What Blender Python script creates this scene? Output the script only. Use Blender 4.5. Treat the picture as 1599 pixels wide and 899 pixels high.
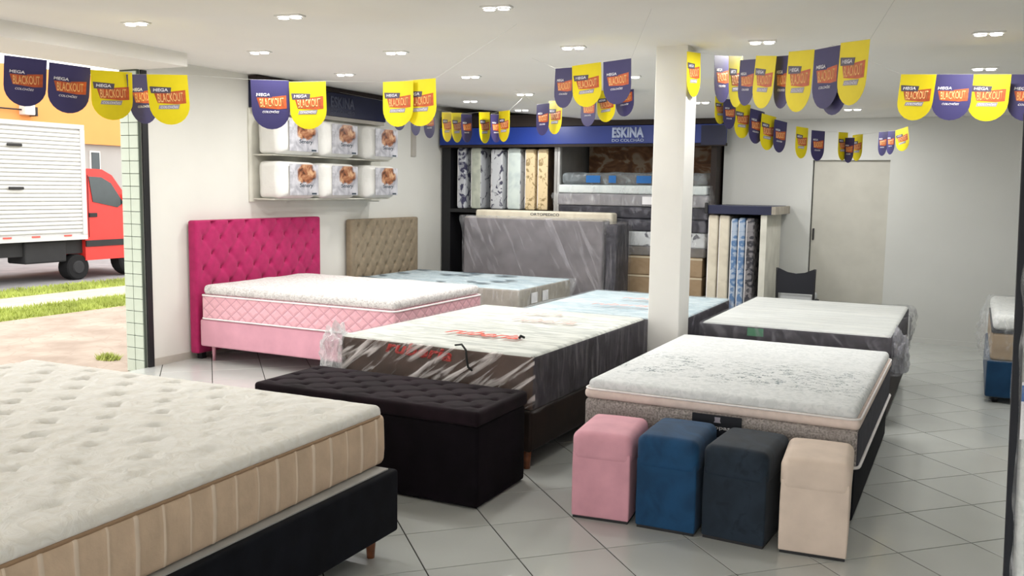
import bpy, bmesh, math, random
from mathutils import Vector, Matrix, noise
random.seed(7)
for o in list(bpy.data.objects): bpy.data.objects.remove(o)
SC = bpy.context.scene
COL = SC.collection
PI = math.pi

# ------------------------------------------------------------------ camera
cd = bpy.data.cameras.new('camera'); cam = bpy.data.objects.new('camera', cd); COL.objects.link(cam)
cd.sensor_fit = 'HORIZONTAL'; cd.sensor_width = 36.0; cd.lens = 1432.307*36/1599
cd.clip_start = .05; cd.clip_end = 400
R_ = Vector((.89323249, .44934877, .01487921)); U_ = Vector((-.06210398, .09053999, .99395453)); F_ = Vector((-.44528508, .88875654, -.10877961))
cam.matrix_world = Matrix(((R_.x, U_.x, -F_.x, 0), (R_.y, U_.y, -F_.y, 0), (R_.z, U_.z, -F_.z, 1.74), (0, 0, 0, 1)))
SC.camera = cam

# ------------------------------------------------------------------ sky and exposure
W = bpy.data.worlds.new('overcast_sky'); SC.world = W; W.use_nodes = True
bg = W.node_tree.nodes['Background']; bg.inputs[0].default_value = (1.0, .985, .96, 1); bg.inputs[1].default_value = 2.3
SC.view_settings.view_transform = 'Standard'; SC.view_settings.look = 'None'
SC.view_settings.gamma = 1; SC.view_settings.use_curve_mapping = False
SC.view_settings.exposure = 0.47
LAMP_POWER = 11.0      # watts of each pair of ceiling spots

# ------------------------------------------------------------------ materials
def srgb(r, g=None, b=None):
    if g is None: r, g, b = (int(r[i:i+2], 16) for i in (0, 2, 4))
    f = lambda c: c/12.92 if c <= .04045 else ((c+.055)/1.055)**2.4
    return tuple(f(v/255) for v in (r, g, b))
class NT:
    def __init__(s, name):
        s.m = bpy.data.materials.new(name); s.m.use_nodes = True; s.t = s.m.node_tree
        s.p = s.t.nodes['Principled BSDF']; s.out = s.t.nodes['Material Output']
    def n(s, typ, **kw):
        x = s.t.nodes.new(typ)
        for k, v in kw.items():
            if k.startswith('i_'): x.inputs[k[2:].replace('_', ' ')].default_value = v
            else: setattr(x, k, v)
        return x
    def l(s, a, b): s.t.links.new(a, b)
    def coord(s, scale=(1, 1, 1), rot=(0, 0, 0)):
        c = s.n('ShaderNodeTexCoord'); mp = s.n('ShaderNodeMapping')
        mp.inputs['Scale'].default_value = scale; mp.inputs['Rotation'].default_value = rot
        s.l(c.outputs['Object'], mp.inputs['Vector']); return mp.outputs[0]
    def noise(s, scale, detail=3, vec=None, dist=0):
        x = s.n('ShaderNodeTexNoise'); x.inputs['Scale'].default_value = scale; x.inputs['Detail'].default_value = detail
        x.inputs['Distortion'].default_value = dist
        s.l(vec if vec is not None else s.coord(), x.inputs['Vector']); return x.outputs['Fac']
    def ramp(s, fac, stops, interp='LINEAR'):
        r = s.n('ShaderNodeValToRGB'); r.color_ramp.interpolation = interp
        e = r.color_ramp.elements
        while len(e) < len(stops): e.new(.5)
        for k, (p, c) in enumerate(stops): e[k].position = p; e[k].color = (*c, 1) if len(c) == 3 else c
        s.l(fac, r.inputs[0]); return r.outputs[0]
    def mix(s, fac, a, b, mode='MIX'):
        x = s.n('ShaderNodeMix', data_type='RGBA', blend_type=mode)
        for sock, v in ((x.inputs[0], fac), (x.inputs[6], a), (x.inputs[7], b)):
            if hasattr(v, 'is_output'): s.l(v, sock)
            else: sock.default_value = v if isinstance(v, (int, float)) else (*v[:3], 1)
        return x.outputs[2]
    def base(s, v):
        if hasattr(v, 'is_output'): s.l(v, s.p.inputs['Base Color'])
        else: s.p.inputs['Base Color'].default_value = (*v, 1)
    def bump(s, h, strength=.3, dist=.01):
        b = s.n('ShaderNodeBump'); b.inputs['Strength'].default_value = strength; b.inputs['Distance'].default_value = dist
        s.l(h, b.inputs['Height']); s.l(b.outputs[0], s.p.inputs['Normal'])
    def set(s, rough=.6, spec=.5, metal=0, sheen=0):
        s.p.inputs['Roughness'].default_value = rough; s.p.inputs['Specular IOR Level'].default_value = spec
        s.p.inputs['Metallic'].default_value = metal; s.p.inputs['Sheen Weight'].default_value = sheen
        return s.m
def mat(name, c, rough=.6, spec=.4, metal=0, sheen=0, var=.06, vs=6, bump=0, bs=60, bd=.004):
    t = NT(name)
    d = tuple(max(0, v*(1-var*2)) for v in c); l = tuple(min(1, v*(1+var)) for v in c)
    t.base(t.ramp(t.noise(vs, 4), [(.3, d), (.7, l)]))
    if bump: t.bump(t.noise(bs, 3), bump, bd)
    return t.set(rough, spec, metal, sheen)
M = {}
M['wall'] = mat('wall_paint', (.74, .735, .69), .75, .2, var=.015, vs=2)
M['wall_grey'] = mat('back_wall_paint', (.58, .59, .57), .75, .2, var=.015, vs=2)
M['ceiling'] = mat('ceiling_paint', (.86, .845, .81), .8, .2, var=.012, vs=1.5)
M['pillar'] = mat('pillar_paint', (.78, .775, .745), .6, .3, var=.01)
M['tile'] = mat('porcelain_floor_tile', (.51, .53, .51), .17, .5, var=.03, vs=1.3)
M['grout'] = mat('dark_grout', (.035, .035, .03), .8, .2)
M['grout_light'] = mat('grey_grout', (.10, .12, .10), .8, .2)
M['jamb_tile'] = mat('pale_green_glazed_tile', (.52, .59, .50), .25, .5, var=.03)
M['black_metal'] = mat('black_metal', (.012, .012, .014), .4, .4)
M['grey_metal'] = mat('grey_metal', (.38, .38, .37), .4, .5, .3)
M['door'] = mat('door_paint', (.50, .49, .44), .6, .3, var=.03)
M['base_strip'] = mat('grey_skirting', (.50, .47, .42), .5, .4, var=.05)
M['walk'] = None
t = NT('stone_sidewalk'); v = t.coord()
c1 = t.ramp(t.noise(2.2, 6, v), [(.3, (.30, .235, .19)), (.7, (.44, .365, .305))])
vo = t.n('ShaderNodeTexVoronoi', feature='DISTANCE_TO_EDGE'); vo.inputs['Scale'].default_value = 5; t.l(v, vo.inputs['Vector'])
t.base(t.mix(t.ramp(vo.outputs['Distance'], [(.0, (.55, .55, .55)), (.06, (1, 1, 1))]), (.28, .22, .175), c1)); t.set(.85, .2); M['walk'] = t.m
M['road'] = mat('asphalt', (.30, .29, .30), .9, .2, var=.08, vs=3)
M['path'] = mat('pale_path', (.50, .46, .37), .9, .2, var=.08)
M['soil'] = mat('turf_soil', (.36, .40, .12), .9, .1, var=.2, vs=9)
M['grass'] = mat('grass_blades', (.42, .48, .12), .8, .2, var=.2, vs=2)
M['orange'] = mat('orange_paint', (.80, .34, .11), .8, .2, var=.02, vs=1)
M['outwall'] = mat('outside_white_wall', (.42, .405, .385), .8, .2, var=.03, vs=1)
M['dark_glass'] = mat('dark_glass', (.03, .045, .05), .1, .6)
M['truck_white'] = mat('truck_white_paint', (.60, .60, .60), .35, .4, var=.02)
M['truck_red'] = mat('truck_red_paint', (.72, .035, .03), .35, .5, var=.03)
M['rubber'] = mat('black_rubber', (.015, .015, .016), .8, .2)
M['chassis'] = mat('dark_chassis', (.03, .03, .032), .7, .3)
M['reflector'] = mat('red_reflector', (.75, .10, .08), .3, .5)
M['lampshell'] = mat('white_lamp_housing', (.75, .75, .73), .5, .3)
# fabrics
M['pink'] = mat('magenta_upholstery', (.42, .02, .115), .8, .2, sheen=.12, var=.08, vs=14, bump=.25, bs=260, bd=.002)
M['pink_dark'] = mat('magenta_button', (.30, .012, .07), .7, .3)
M['beige_h'] = mat('taupe_upholstery', (.29, .235, .165), .85, .15, sheen=.05, var=.08, vs=14, bump=.25, bs=260, bd=.002)
M['beige_dark'] = mat('taupe_button', (.14, .10, .06), .8, .2)
M['pink_base'] = mat('pale_pink_upholstery', (.68, .34, .42), .8, .2, sheen=.08, var=.05, vs=5, bump=.2, bs=250, bd=.002)
M['pink_otto'] = mat('pale_pink_velvet', (.70, .35, .42), .75, .25, sheen=.1, var=.06, vs=7, bump=.2, bs=160, bd=.002)
M['cream_otto'] = mat('cream_velvet', (.70, .58, .49), .8, .2, sheen=.06, var=.05, vs=7, bump=.2, bs=160, bd=.002)
def velvet(name, c, dark, th=.6):
    t = NT(name); v = t.coord()
    a = t.ramp(t.noise(4.5, 4, v, 1.2), [(.38, tuple(x*.75 for x in c)), (.62, tuple(x*1.15 for x in c))])
    b = t.ramp(t.noise(9, 5, t.coord((1, 1, .8)), 1.5), [(th, (0, 0, 0)), (th+.16, (1, 1, 1))])
    t.base(t.mix(b, a, dark)); t.bump(t.noise(150, 2), .2, .002); t.set(.75, .25, 0, .06); return t.m
M['blue_otto'] = velvet('royal_blue_velvet', (.009, .055, .135), (.004, .02, .06), .66)
M['char_otto'] = velvet('charcoal_blue_velvet', (.014, .024, .038), (.007, .012, .02), .56)
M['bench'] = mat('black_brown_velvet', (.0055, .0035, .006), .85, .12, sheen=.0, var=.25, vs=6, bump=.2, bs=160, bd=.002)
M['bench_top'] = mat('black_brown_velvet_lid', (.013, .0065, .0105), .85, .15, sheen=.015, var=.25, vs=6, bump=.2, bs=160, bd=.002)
M['navy_base'] = mat('black_navy_upholstery', (.006, .007, .011), .85, .15, sheen=.0, var=.2, vs=8, bump=.2, bs=250, bd=.002)
M['brown_base'] = mat('dark_brown_upholstery', (.018, .009, .006), .6, .3, var=.2, vs=8, bump=.2, bs=250, bd=.002)
M['blue_base'] = mat('navy_blue_upholstery', (.008, .045, .11), .8, .2, sheen=.15, var=.1, vs=8)
M['board'] = mat('grey_board', (.48, .48, .47), .7, .2)
M['wood'] = mat('reddish_wood', (.22, .075, .03), .45, .4, var=.2, vs=18)
def knit(name, c, vein, scale=26, st=.5):
    t = NT(name); v = t.coord()
    n1 = t.noise(scale, 6, v, 1.5)
    t.base(t.ramp(n1, [(.40, vein), (.55, c)])); t.bump(n1, st, .012); t.set(.85, .15, 0, .1); return t.m
M['knit_cream'] = knit('embossed_cream_knit', (.84, .835, .795), (.80, .785, .73), 14, .6)
M['knit_white'] = knit('white_grey_knit', (.70, .68, .665), (.50, .47, .465), 34, .4)
M['knit_plain'] = knit('plain_white_knit', (.80, .81, .79), (.68, .70, .69), 26, .3)
M['side_beige'] = mat('beige_quilted_border', (.66, .50, .36), .8, .2, sheen=.1, var=.06, vs=(9), bump=.4, bs=32, bd=.006)
M['stitch'] = mat('pale_stitched_ridge', (.80, .66, .53), .8, .2)
M['pipe_beige'] = mat('brown_piping', (.36, .24, .15), .7, .2)
M['pipe_white'] = mat('white_piping', (.88, .85, .84), .6, .3)
t = NT('pink_quilted_border'); v = t.coord((1, 1, 1))
sep = t.n('ShaderNodeSeparateXYZ'); t.l(v, sep.inputs[0])
def mth(op, a, b=None):
    x = t.n('ShaderNodeMath', operation=op)
    for i, q in enumerate((a, b)):
        if q is None: continue
        if hasattr(q, 'is_output'): t.l(q, x.inputs[i])
        else: x.inputs[i].default_value = q
    return x.outputs[0]
xy = mth('ADD', sep.outputs[0], sep.outputs[1])
def lines(sgn):
    a = mth('ADD', mth('MULTIPLY', xy, 7.2), mth('MULTIPLY', sep.outputs[2], 9*sgn))
    return mth('ABSOLUTE', mth('SUBTRACT', mth('FRACT', a), .5))
mn = mth('MINIMUM', lines(1), lines(-1))
t.base(t.ramp(mn, [(.0, (.55, .27, .33)), (.07, (.80, .44, .50))])); t.bump(t.ramp(mn, [(0, (0, 0, 0)), (.25, (1, 1, 1))]), .6, .012); t.set(.8, .2, 0, .2); M['pink_quilt'] = t.m
M['boucle'] = mat('grey_boucle', (.40, .36, .34), .95, .1, var=.28, vs=90, bump=.7, bs=90, bd=.01)
M['dark_side'] = mat('slate_mattress_border', (.055, .055, .07), .8, .2, var=.1, vs=12)
M['brown_side'] = mat('brown_mattress_border', (.085, .052, .04), .8, .2, var=.2, vs=8)
M['charcoal_side'] = mat('charcoal_mattress_border', (.04, .035, .045), .8, .2, var=.25, vs=10)
M['taupe_side'] = mat('taupe_mattress_border', (.36, .33, .28), .8, .2, var=.1, vs=8)
M['peach_band'] = mat('peach_knit_band', (.76, .64, .58), .85, .15, var=.05, vs=20, bump=.3, bs=80)
# boucle mattress top: white knit with a printed teal-grey scribble band across the foot
t = NT('white_knit_with_scribble_print'); v = t.coord()
s_ = t.n('ShaderNodeSeparateXYZ'); t.l(v, s_.inputs[0])
band = t.ramp(s_.outputs[1], [(.0, (0, 0, 0)), (1, (1, 1, 1))])
mr = t.n('ShaderNodeMapRange'); t.l(s_.outputs[1], mr.inputs[0]); mr.inputs[1].default_value = -1.0; mr.inputs[2].default_value = 1.0
msk = t.ramp(mr.outputs[0], [(.10, (0, 0, 0)), (.18, (1, 1, 1)), (.42, (1, 1, 1)), (.56, (0, 0, 0))])
n2 = t.noise(20, 3, v, 2.5); ink = t.ramp(n2, [(.45, (0, 0, 0)), (.475, (1, 1, 1)), (.51, (1, 1, 1)), (.535, (0, 0, 0))])
n3 = t.ramp(t.noise(5, 3, v), [(.38, (0, 0, 0)), (.48, (1, 1, 1))])
n4 = t.ramp(t.noise(17, 2, t.coord((1, 1.6, 1), (0, 0, .6))), [(.50, (0, 0, 0)), (.56, (1, 1, 1))])
ik = t.mix(1.0, t.mix(1.0, t.mix(1.0, ink, msk, 'MULTIPLY'), n3, 'MULTIPLY'), n4, 'MULTIPLY')
gr = t.ramp(t.noise(24, 5, v, 1.2), [(.42, (.62, .645, .65)), (.55, (.71, .73, .735))])
t.base(t.mix(ik, gr, (.05, .10, .12))); t.bump(t.noise(24, 5, v, 1.2), .3, .01); t.set(.85, .15); M['scribble'] = t.m
# printed mattress tops under the plastic
def marbled(name, c, vein, sc=(1, 1, 1), scale=9, lo=.42, hi=.56):
    t = NT(name); v = t.coord(sc); n = t.noise(scale, 6, v, 1.6)
    t.base(t.ramp(n, [(lo, vein), (hi, c)])); t.bump(n, .3, .01); t.set(.7, .3); return t.m
M['top_grey'] = marbled('pale_grey_streaked_ticking', (.66, .675, .63), (.47, .49, .46), (.5, 2.5, 1), 5)
M['top_blue'] = marbled('pale_blue_ticking', (.58, .66, .69), (.40, .50, .55), (.6, 1.5, 1), 5)
M['top_white3'] = marbled('white_striped_ticking', (.70, .71, .69), (.58, .60, .59), (.2, 5, 1), 5)
M['grey_face'] = mat('grey_mattress_underside', (.20, .185, .195), .8, .2, var=.12, vs=5)
M['white_lab'] = mat('white_print', (.85, .85, .88), .5, .3)
M['ink_dark'] = mat('dark_print', (.03, .05, .07), .6, .3)
M['ink_red'] = mat('red_print', (.80, .09, .05), .5, .3)
M['ink_redd'] = mat('deep_red_print', (.42, .02, .015), .6, .2)
M['ink_pink'] = mat('faded_red_print', (.78, .42, .38), .5, .3)
M['ink_blue'] = mat('blue_print', (.02, .14, .42), .5, .3)
M['ink_green'] = mat('green_label', (.06, .28, .13), .5, .3)
M['black_label'] = mat('black_woven_label', (.012, .014, .02), .6, .3)
M['strap'] = mat('black_webbing', (.012, .014, .014), .7, .3)
def blotch(name, c, d, scale, lo, hi, sc=(1, 1, 1), rough=.6):
    t = NT(name); v = t.coord(sc); t.base(t.ramp(t.noise(scale, 5, v, 1), [(lo, d), (hi, c)])); t.set(rough, .3); return t.m
M['r_navy'] = blotch('grey_floral_ticking', (.50, .52, .56), (.05, .05, .10), 9, .42, .52)
M['r_green'] = blotch('pale_green_grey_ticking', (.52, .55, .47), (.40, .43, .37), 6, .4, .6)
M['r_floral'] = blotch('white_dark_floral_ticking', (.55, .57, .60), (.06, .06, .10), 10, .38, .45)
M['r_mint'] = blotch('pale_mint_ticking', (.62, .70, .67), (.50, .58, .58), 5, .35, .6)
M['r_cream'] = blotch('cream_speckled_ticking', (.70, .56, .34), (.33, .24, .12), 16, .36, .44)
M['r_brown'] = blotch('brown_ticking', (.12, .08, .045), (.06, .04, .03), 8, .4, .6)
M['r_cream2'] = blotch('plain_cream_ticking', (.66, .61, .50), (.58, .53, .43), 6, .35, .6)
M['r_blue'] = blotch('blue_floral_ticking', (.36, .43, .54), (.10, .19, .36), 14, .44, .54)
M['r_dark'] = blotch('dark_floral_ticking', (.20, .19, .20), (.04, .04, .05), 14, .44, .54)
M['s_white'] = blotch('white_foam_block', (.70, .75, .74), (.62, .68, .68), 4, .4, .6)
M['s_grey'] = blotch('grey_foam_block', (.27, .26, .28), (.20, .19, .21), 5, .4, .6)
M['s_dark'] = blotch('dark_foam_block', (.05, .047, .06), (.02, .02, .028), 6, .4, .6)
M['s_print'] = blotch('white_black_printed_block', (.60, .62, .64), (.06, .06, .08), 7, .38, .44)
M['s_taupe'] = blotch('taupe_block', (.21, .19, .16), (.16, .145, .12), 5, .4, .6)
M['card'] = blotch('brown_cardboard', (.37, .27, .17), (.30, .21, .125), 5, .35, .65)
M['tape'] = mat('pale_tape', (.60, .52, .38), .4, .4)
M['rackdark'] = mat('dark_rack_interior', (.03, .026, .024), .8, .2)
M['navy_sign'] = mat('navy_sign_panel', (.006, .032, .24), .35, .5, var=.05, vs=2)
M['navy_dark'] = mat('dark_navy_panel', (.005, .009, .045), .4, .4, var=.05, vs=2)
M['band'] = mat('dark_brown_board', (.022, .014, .012), .6, .3)
M['sign_txt'] = mat('pale_blue_lettering', (.50, .58, .80), .5, .3)
M['sign_dim'] = mat('dim_grey_blue_lettering', (.11, .12, .18), .5, .3)
t = NT('brown_swirl_poster'); v = t.coord((1, 1, 1.4)); t.base(t.ramp(t.noise(3.2, 3, v, 1.8), [(.40, (.10, .045, .02)), (.52, (.19, .09, .04)), (.60, (.28, .22, .16))])); t.set(.6, .3); M['poster'] = t.m
M['flag_y'] = mat('yellow_card', (.80, .66, .005), .55, .35, var=.04, vs=6)
M['flag_n'] = mat('indigo_card', (.042, .036, .13), .55, .35, var=.04, vs=6)
M['f_orange'] = mat('orange_red_print', (.55, .11, .035), .5, .3, var=.12, vs=30)
M['f_cream'] = mat('cream_orange_print', (.88, .50, .20), .5, .3)
M['f_slate'] = mat('slate_print', (.09, .075, .11), .5, .3)
M['f_grey'] = mat('grey_print', (.33, .31, .36), .5, .3)
M['f_white'] = mat('white_flag_print', (.80, .78, .86), .5, .3)
M['cord'] = mat('clear_line', (.55, .55, .53), .5, .3)
M['pillowbag'] = mat('white_pillow_fabric', (.80, .80, .77), .45, .4, var=.03, vs=5, bump=.35, bs=14, bd=.02)
M['disp'] = mat('pale_display_board', (.66, .65, .58), .7, .2)
M['chair'] = mat('black_chair_fabric', (.012, .013, .02), .55, .35)
M['seatpad'] = mat('pale_seat_pad', (.62, .64, .66), .7, .2)
# pillow label: pale grey print with a brown-orange rounded picture and a dark corner
t = NT('printed_pillow_label'); v = t.coord()
gs = t.n('ShaderNodeTexGradient', gradient_type='SPHERICAL'); mp = t.n('ShaderNodeMapping'); cc = t.n('ShaderNodeTexCoord')
mp.inputs['Location'].default_value = (-.55, -.07, -2.2); mp.inputs['Scale'].default_value = (5.2, 1, 7.2)
nv = t.n('ShaderNodeTexNoise'); nv.inputs['Scale'].default_value = 9; t.l(cc.outputs['Object'], nv.inputs['Vector'])
va = t.n('ShaderNodeVectorMath', operation='SCALE'); t.l(nv.outputs['Color'], va.inputs[0]); va.inputs['Scale'].default_value = .14
vb = t.n('ShaderNodeVectorMath', operation='ADD'); t.l(cc.outputs['Object'], vb.inputs[0]); t.l(va.outputs[0], vb.inputs[1])
t.l(vb.outputs[0], mp.inputs['Vector']); t.l(mp.outputs[0], gs.inputs[0])
blob = t.ramp(gs.outputs['Fac'], [(.12, (0, 0, 0)), (.3, (1, 1, 1))])
pic = t.ramp(t.noise(11, 3, v, .8), [(.36, (.05, .02, .012)), (.5, (.30, .11, .05)), (.66, (.60, .36, .20))])
grd = t.ramp(t.noise(9, 4, v, .6), [(.35, (.30, .30, .34)), (.6, (.56, .56, .60))])
t.base(t.mix(blob, grd, pic)); t.set(.4, .4); M['label'] = t.m
# emitting lamp face
t = NT('lamp_glow'); e = t.n('ShaderNodeEmission'); e.inputs[0].default_value = (1, .98, .94, 1); e.inputs[1].default_value = 6; t.l(e.outputs[0], t.out.inputs[0]); M['glow'] = t.m
# clear plastic film; pale streaks painted along the stretched noise imitate glints on wrinkles
def film(name, tint=(.9, .92, .95), haze=.10, glint=.35, scale=(9, 9, 2.2), rot=(0, 0, 0), lo=.52, hi=.68, dens=2.2):
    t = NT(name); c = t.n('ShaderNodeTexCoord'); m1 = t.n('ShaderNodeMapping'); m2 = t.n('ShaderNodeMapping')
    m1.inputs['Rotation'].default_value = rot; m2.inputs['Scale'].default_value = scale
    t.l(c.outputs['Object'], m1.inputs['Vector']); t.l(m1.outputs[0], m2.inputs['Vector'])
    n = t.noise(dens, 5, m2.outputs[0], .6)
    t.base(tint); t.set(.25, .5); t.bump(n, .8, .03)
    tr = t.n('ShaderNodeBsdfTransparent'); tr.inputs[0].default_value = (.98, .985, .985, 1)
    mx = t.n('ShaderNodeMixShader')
    k = t.ramp(n, [(lo, (haze,)*3), (hi, (glint,)*3)])
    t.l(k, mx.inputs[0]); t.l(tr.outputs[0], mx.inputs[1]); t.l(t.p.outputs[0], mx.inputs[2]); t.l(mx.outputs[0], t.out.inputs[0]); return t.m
M['film'] = film('clear_plastic_film')
M['film_top'] = film('clear_plastic_film_top', haze=.03, glint=.14, scale=(3, 8, 3))
M['film_blue'] = film('bluish_plastic_film', (.72, .82, .88), .16, .36, (4, 7, 3))
M['film_milk'] = film('milky_plastic_film', (.90, .91, .93), .30, .75, (9, 9, 5))
M['film_smoke'] = film('smoky_plastic_film', (.42, .41, .46), .14, .40, (6, 6, 3), (0, .6, 0))
M['film_side'] = film('pleated_film_painted_glints', (.62, .60, .63), .05, .26, (22, 22, 1.6), (0, 0, 0), .5, .72, 1.6)
M['film_front'] = film('creased_film_painted_glints', (.86, .80, .78), .05, .72, (2.2, 2, 17), (0, .62, 0), .50, .64, 1.3)
M['film_dark'] = film('dark_plastic_film', (.22, .22, .26), .10, .45, (5, 5, 3), (0, .3, 0))
M['film_fold'] = film('grey_folded_film', (.50, .50, .55), .45, .85, (7, 7, 4))
M['film_wide'] = film('large_creased_film_painted_glints', (.55, .53, .57), .08, .42, (10, 4, 1.6), (0, .45, 0), .52, .66, 1.0)

# ------------------------------------------------------------------ builders
def tag(o, label=None, cat=None, group=None, kind=None):
    if label: o['label'] = label
    if cat: o['category'] = cat
    if group: o['group'] = group
    if kind: o['kind'] = kind
    return o
def thing(name, label, cat, loc=(0, 0, 0), rz=0, group=None):
    o = bpy.data.objects.new(name, None); COL.objects.link(o); o.location = loc; o.rotation_euler = (0, 0, rz)
    o.empty_display_size = .1
    return tag(o, label, cat, group)
def mesh_of(name, V, Fc, mats=None, smooth=False, fm=None):
    me = bpy.data.meshes.new(name); me.from_pydata([tuple(v) for v in V], [], Fc); me.update()
    bm = bmesh.new(); bm.from_mesh(me); bmesh.ops.recalc_face_normals(bm, faces=bm.faces); bm.to_mesh(me); bm.free()
    for m in (mats if isinstance(mats, (list, tuple)) else [mats]):
        if m: me.materials.append(M[m] if isinstance(m, str) else m)
    if fm: me.polygons.foreach_set('material_index', fm)
    if smooth: me.polygons.foreach_set('use_smooth', [True]*len(me.polygons))
    return me
def obj(name, me, parent=None, loc=(0, 0, 0), rot=(0, 0, 0), scale=(1, 1, 1)):
    o = bpy.data.objects.new(name, me); COL.objects.link(o); o.location = loc; o.rotation_euler = rot; o.scale = scale
    if parent: o.parent = parent
    return o
class MB:
    def __init__(s): s.V = []; s.F = []
    def add(s, V, Fc):
        k = len(s.V); s.V += [Vector(v) for v in V]; s.F += [tuple(i+k for i in f) for f in Fc]; return s
    def box(s, x0, x1, y0, y1, z0, z1, b=0):
        if b <= 0:
            return s.add([(x, y, z) for x in (x0, x1) for y in (y0, y1) for z in (z0, z1)],
                         [(0, 1, 3, 2), (4, 6, 7, 5), (0, 4, 5, 1), (2, 3, 7, 6), (0, 2, 6, 4), (1, 5, 7, 3)])
        bm = bmesh.new(); bmesh.ops.create_cube(bm, size=1)
        bmesh.ops.scale(bm, vec=(x1-x0, y1-y0, z1-z0), verts=bm.verts); bmesh.ops.translate(bm, vec=((x0+x1)/2, (y0+y1)/2, (z0+z1)/2), verts=bm.verts)
        bmesh.ops.bevel(bm, geom=bm.edges[:], offset=b, segments=2, affect='EDGES', profile=.5)
        bm.verts.index_update(); s.add([v.co.copy() for v in bm.verts], [tuple(v.index for v in f.verts) for f in bm.faces]); bm.free(); return s
    def tube(s, P, r, seg=8, closed=False):
        P = [Vector(p) for p in P]; n = len(P); V = []
        up = Vector((0, 0, 1))
        for i, p in enumerate(P):
            a = P[(i-1) % n] if (closed or i > 0) else p; b = P[(i+1) % n] if (closed or i < n-1) else p
            d = (b-a).normalized()
            x = d.cross(up)
            if x.length < 1e-3: x = d.cross(Vector((1, 0, 0)))
            x.normalize(); y = d.cross(x); rr = r[i] if isinstance(r, (list, tuple)) else r
            for k in range(seg):
                q = 2*PI*k/seg; V.append(p+x*math.cos(q)*rr+y*math.sin(q)*rr)
        Fc = []
        for i in range(n if closed else n-1):
            for k in range(seg):
                Fc.append((i*seg+k, i*seg+(k+1) % seg, ((i+1) % n)*seg+(k+1) % seg, ((i+1) % n)*seg+k))
        if not closed: Fc += [tuple(range(seg)), tuple((n-1)*seg+k for k in range(seg))]
        return s.add(V, Fc)
    def cone(s, x, y, z0, z1, r0, r1, seg=14): return s.tube([(x, y, z0), (x, y, z1)], [r0, r1], seg)
    def prism(s, poly, a, b, axis='x'):     # polygon in the plane across the axis, extruded a..b
        mk = {'x': lambda u, v, w: (w, u, v), 'y': lambda u, v, w: (u, w, v), 'z': lambda u, v, w: (u, v, w)}[axis]
        n = len(poly); V = [mk(u, v, a) for u, v in poly]+[mk(u, v, b) for u, v in poly]
        return s.add(V, [tuple(range(n)), tuple(range(2*n-1, n-1, -1))]+[(i, (i+1) % n, (i+1) % n+n, i+n) for i in range(n)])
    def ball(s, c, r, sx=1, sy=1, sz=1, u=8, w=6):
        bm = bmesh.new(); bmesh.ops.create_uvsphere(bm, u_segments=u, v_segments=w, radius=r); bm.verts.index_update()
        s.add([(v.co.x*sx+c[0], v.co.y*sy+c[1], v.co.z*sz+c[2]) for v in bm.verts], [tuple(v.index for v in f.verts) for f in bm.faces]); bm.free(); return s
    def me(s, name, m, smooth=False): return mesh_of(name, s.V, s.F, m, smooth)
    def build(s, name, m, parent=None, loc=(0, 0, 0), rot=(0, 0, 0), smooth=False): return obj(name, s.me(name, m, smooth), parent, loc, rot)
def _ax(h, r, n, k): return [-h+r*i/k for i in range(k)]+[-h+r+(2*h-2*r)*i/n for i in range(n+1)]+[h-r+r*(i+1)/k for i in range(k)]
def rbox(sx, sy, sz, r, nx=4, ny=4, nz=2, k=3, fn=None, m=None, name='rbox', pick=None):
    """rounded box, base at z=0; fn(point, normal)->point shapes it; pick(point, normal)->material slot"""
    hx, hy, hz = sx/2, sy/2, sz/2; A = [_ax(hx, r, nx, k), _ax(hy, r, ny, k), _ax(hz, r, nz, k)]; H = (hx, hy, hz)
    idx = {}; V = []; Nn = []; Fc = []
    def vert(p):
        key = tuple(round(c, 5) for c in p)
        if key in idx: return idx[key]
        inn = Vector(max(-H[i]+r, min(H[i]-r, p[i])) for i in range(3)); n = (Vector(p)-inn).normalized(); q = inn+n*r; q.z += hz
        if fn: q = Vector(fn(q, n))
        idx[key] = len(V); V.append(q); Nn.append(n); return idx[key]
    for ax in range(3):
        u, w = (ax+1) % 3, (ax+2) % 3
        for sg in (-1, 1):
            for i in range(len(A[u])-1):
                for j in range(len(A[w])-1):
                    c = []
                    for a, b in ((i, j), (i+1, j), (i+1, j+1), (i, j+1)):
                        p = [0, 0, 0]; p[ax] = sg*H[ax]; p[u] = A[u][a]; p[w] = A[w][b]; c.append(vert(p))
                    Fc.append(tuple(c if sg > 0 else c[::-1]))
    fm = None
    if pick:
        fm = []
        for f in Fc:
            p = sum((V[i] for i in f), Vector())/4; n = sum((Nn[i] for i in f), Vector()).normalized(); fm.append(pick(p, n))
    me = bpy.data.meshes.new(name); me.from_pydata([tuple(v) for v in V], [], Fc); me.update()
    for x in (m if isinstance(m, (list, tuple)) else [m]): me.materials.append(M[x])
    if fm: me.polygons.foreach_set('material_index', fm)
    me.polygons.foreach_set('use_smooth', [True]*len(me.polygons)); return me
def rrect(sx, sy, r, z, k=5, ins=0):
    P = []
    for cx, cy, a0 in ((sx/2-r, sy/2-r, 0), (-sx/2+r, sy/2-r, 90), (-sx/2+r, -sy/2+r, 180), (sx/2-r, -sy/2+r, 270)):
        for i in range(k+1):
            a = math.radians(a0+90*i/k); P.append((cx+(r-ins)*math.cos(a), cy+(r-ins)*math.sin(a), z))
    out = []
    for i, p in enumerate(P):     # long sides get mid points so the tube stays even
        q = P[(i+1) % len(P)]; out.append(p); d = math.dist(p, q)
        for j in range(1, int(d/.2)+1): out.append(tuple(p[c]+(q[c]-p[c])*j/(int(d/.2)+1) for c in range(3)))
    return out
_txt = {}
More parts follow.
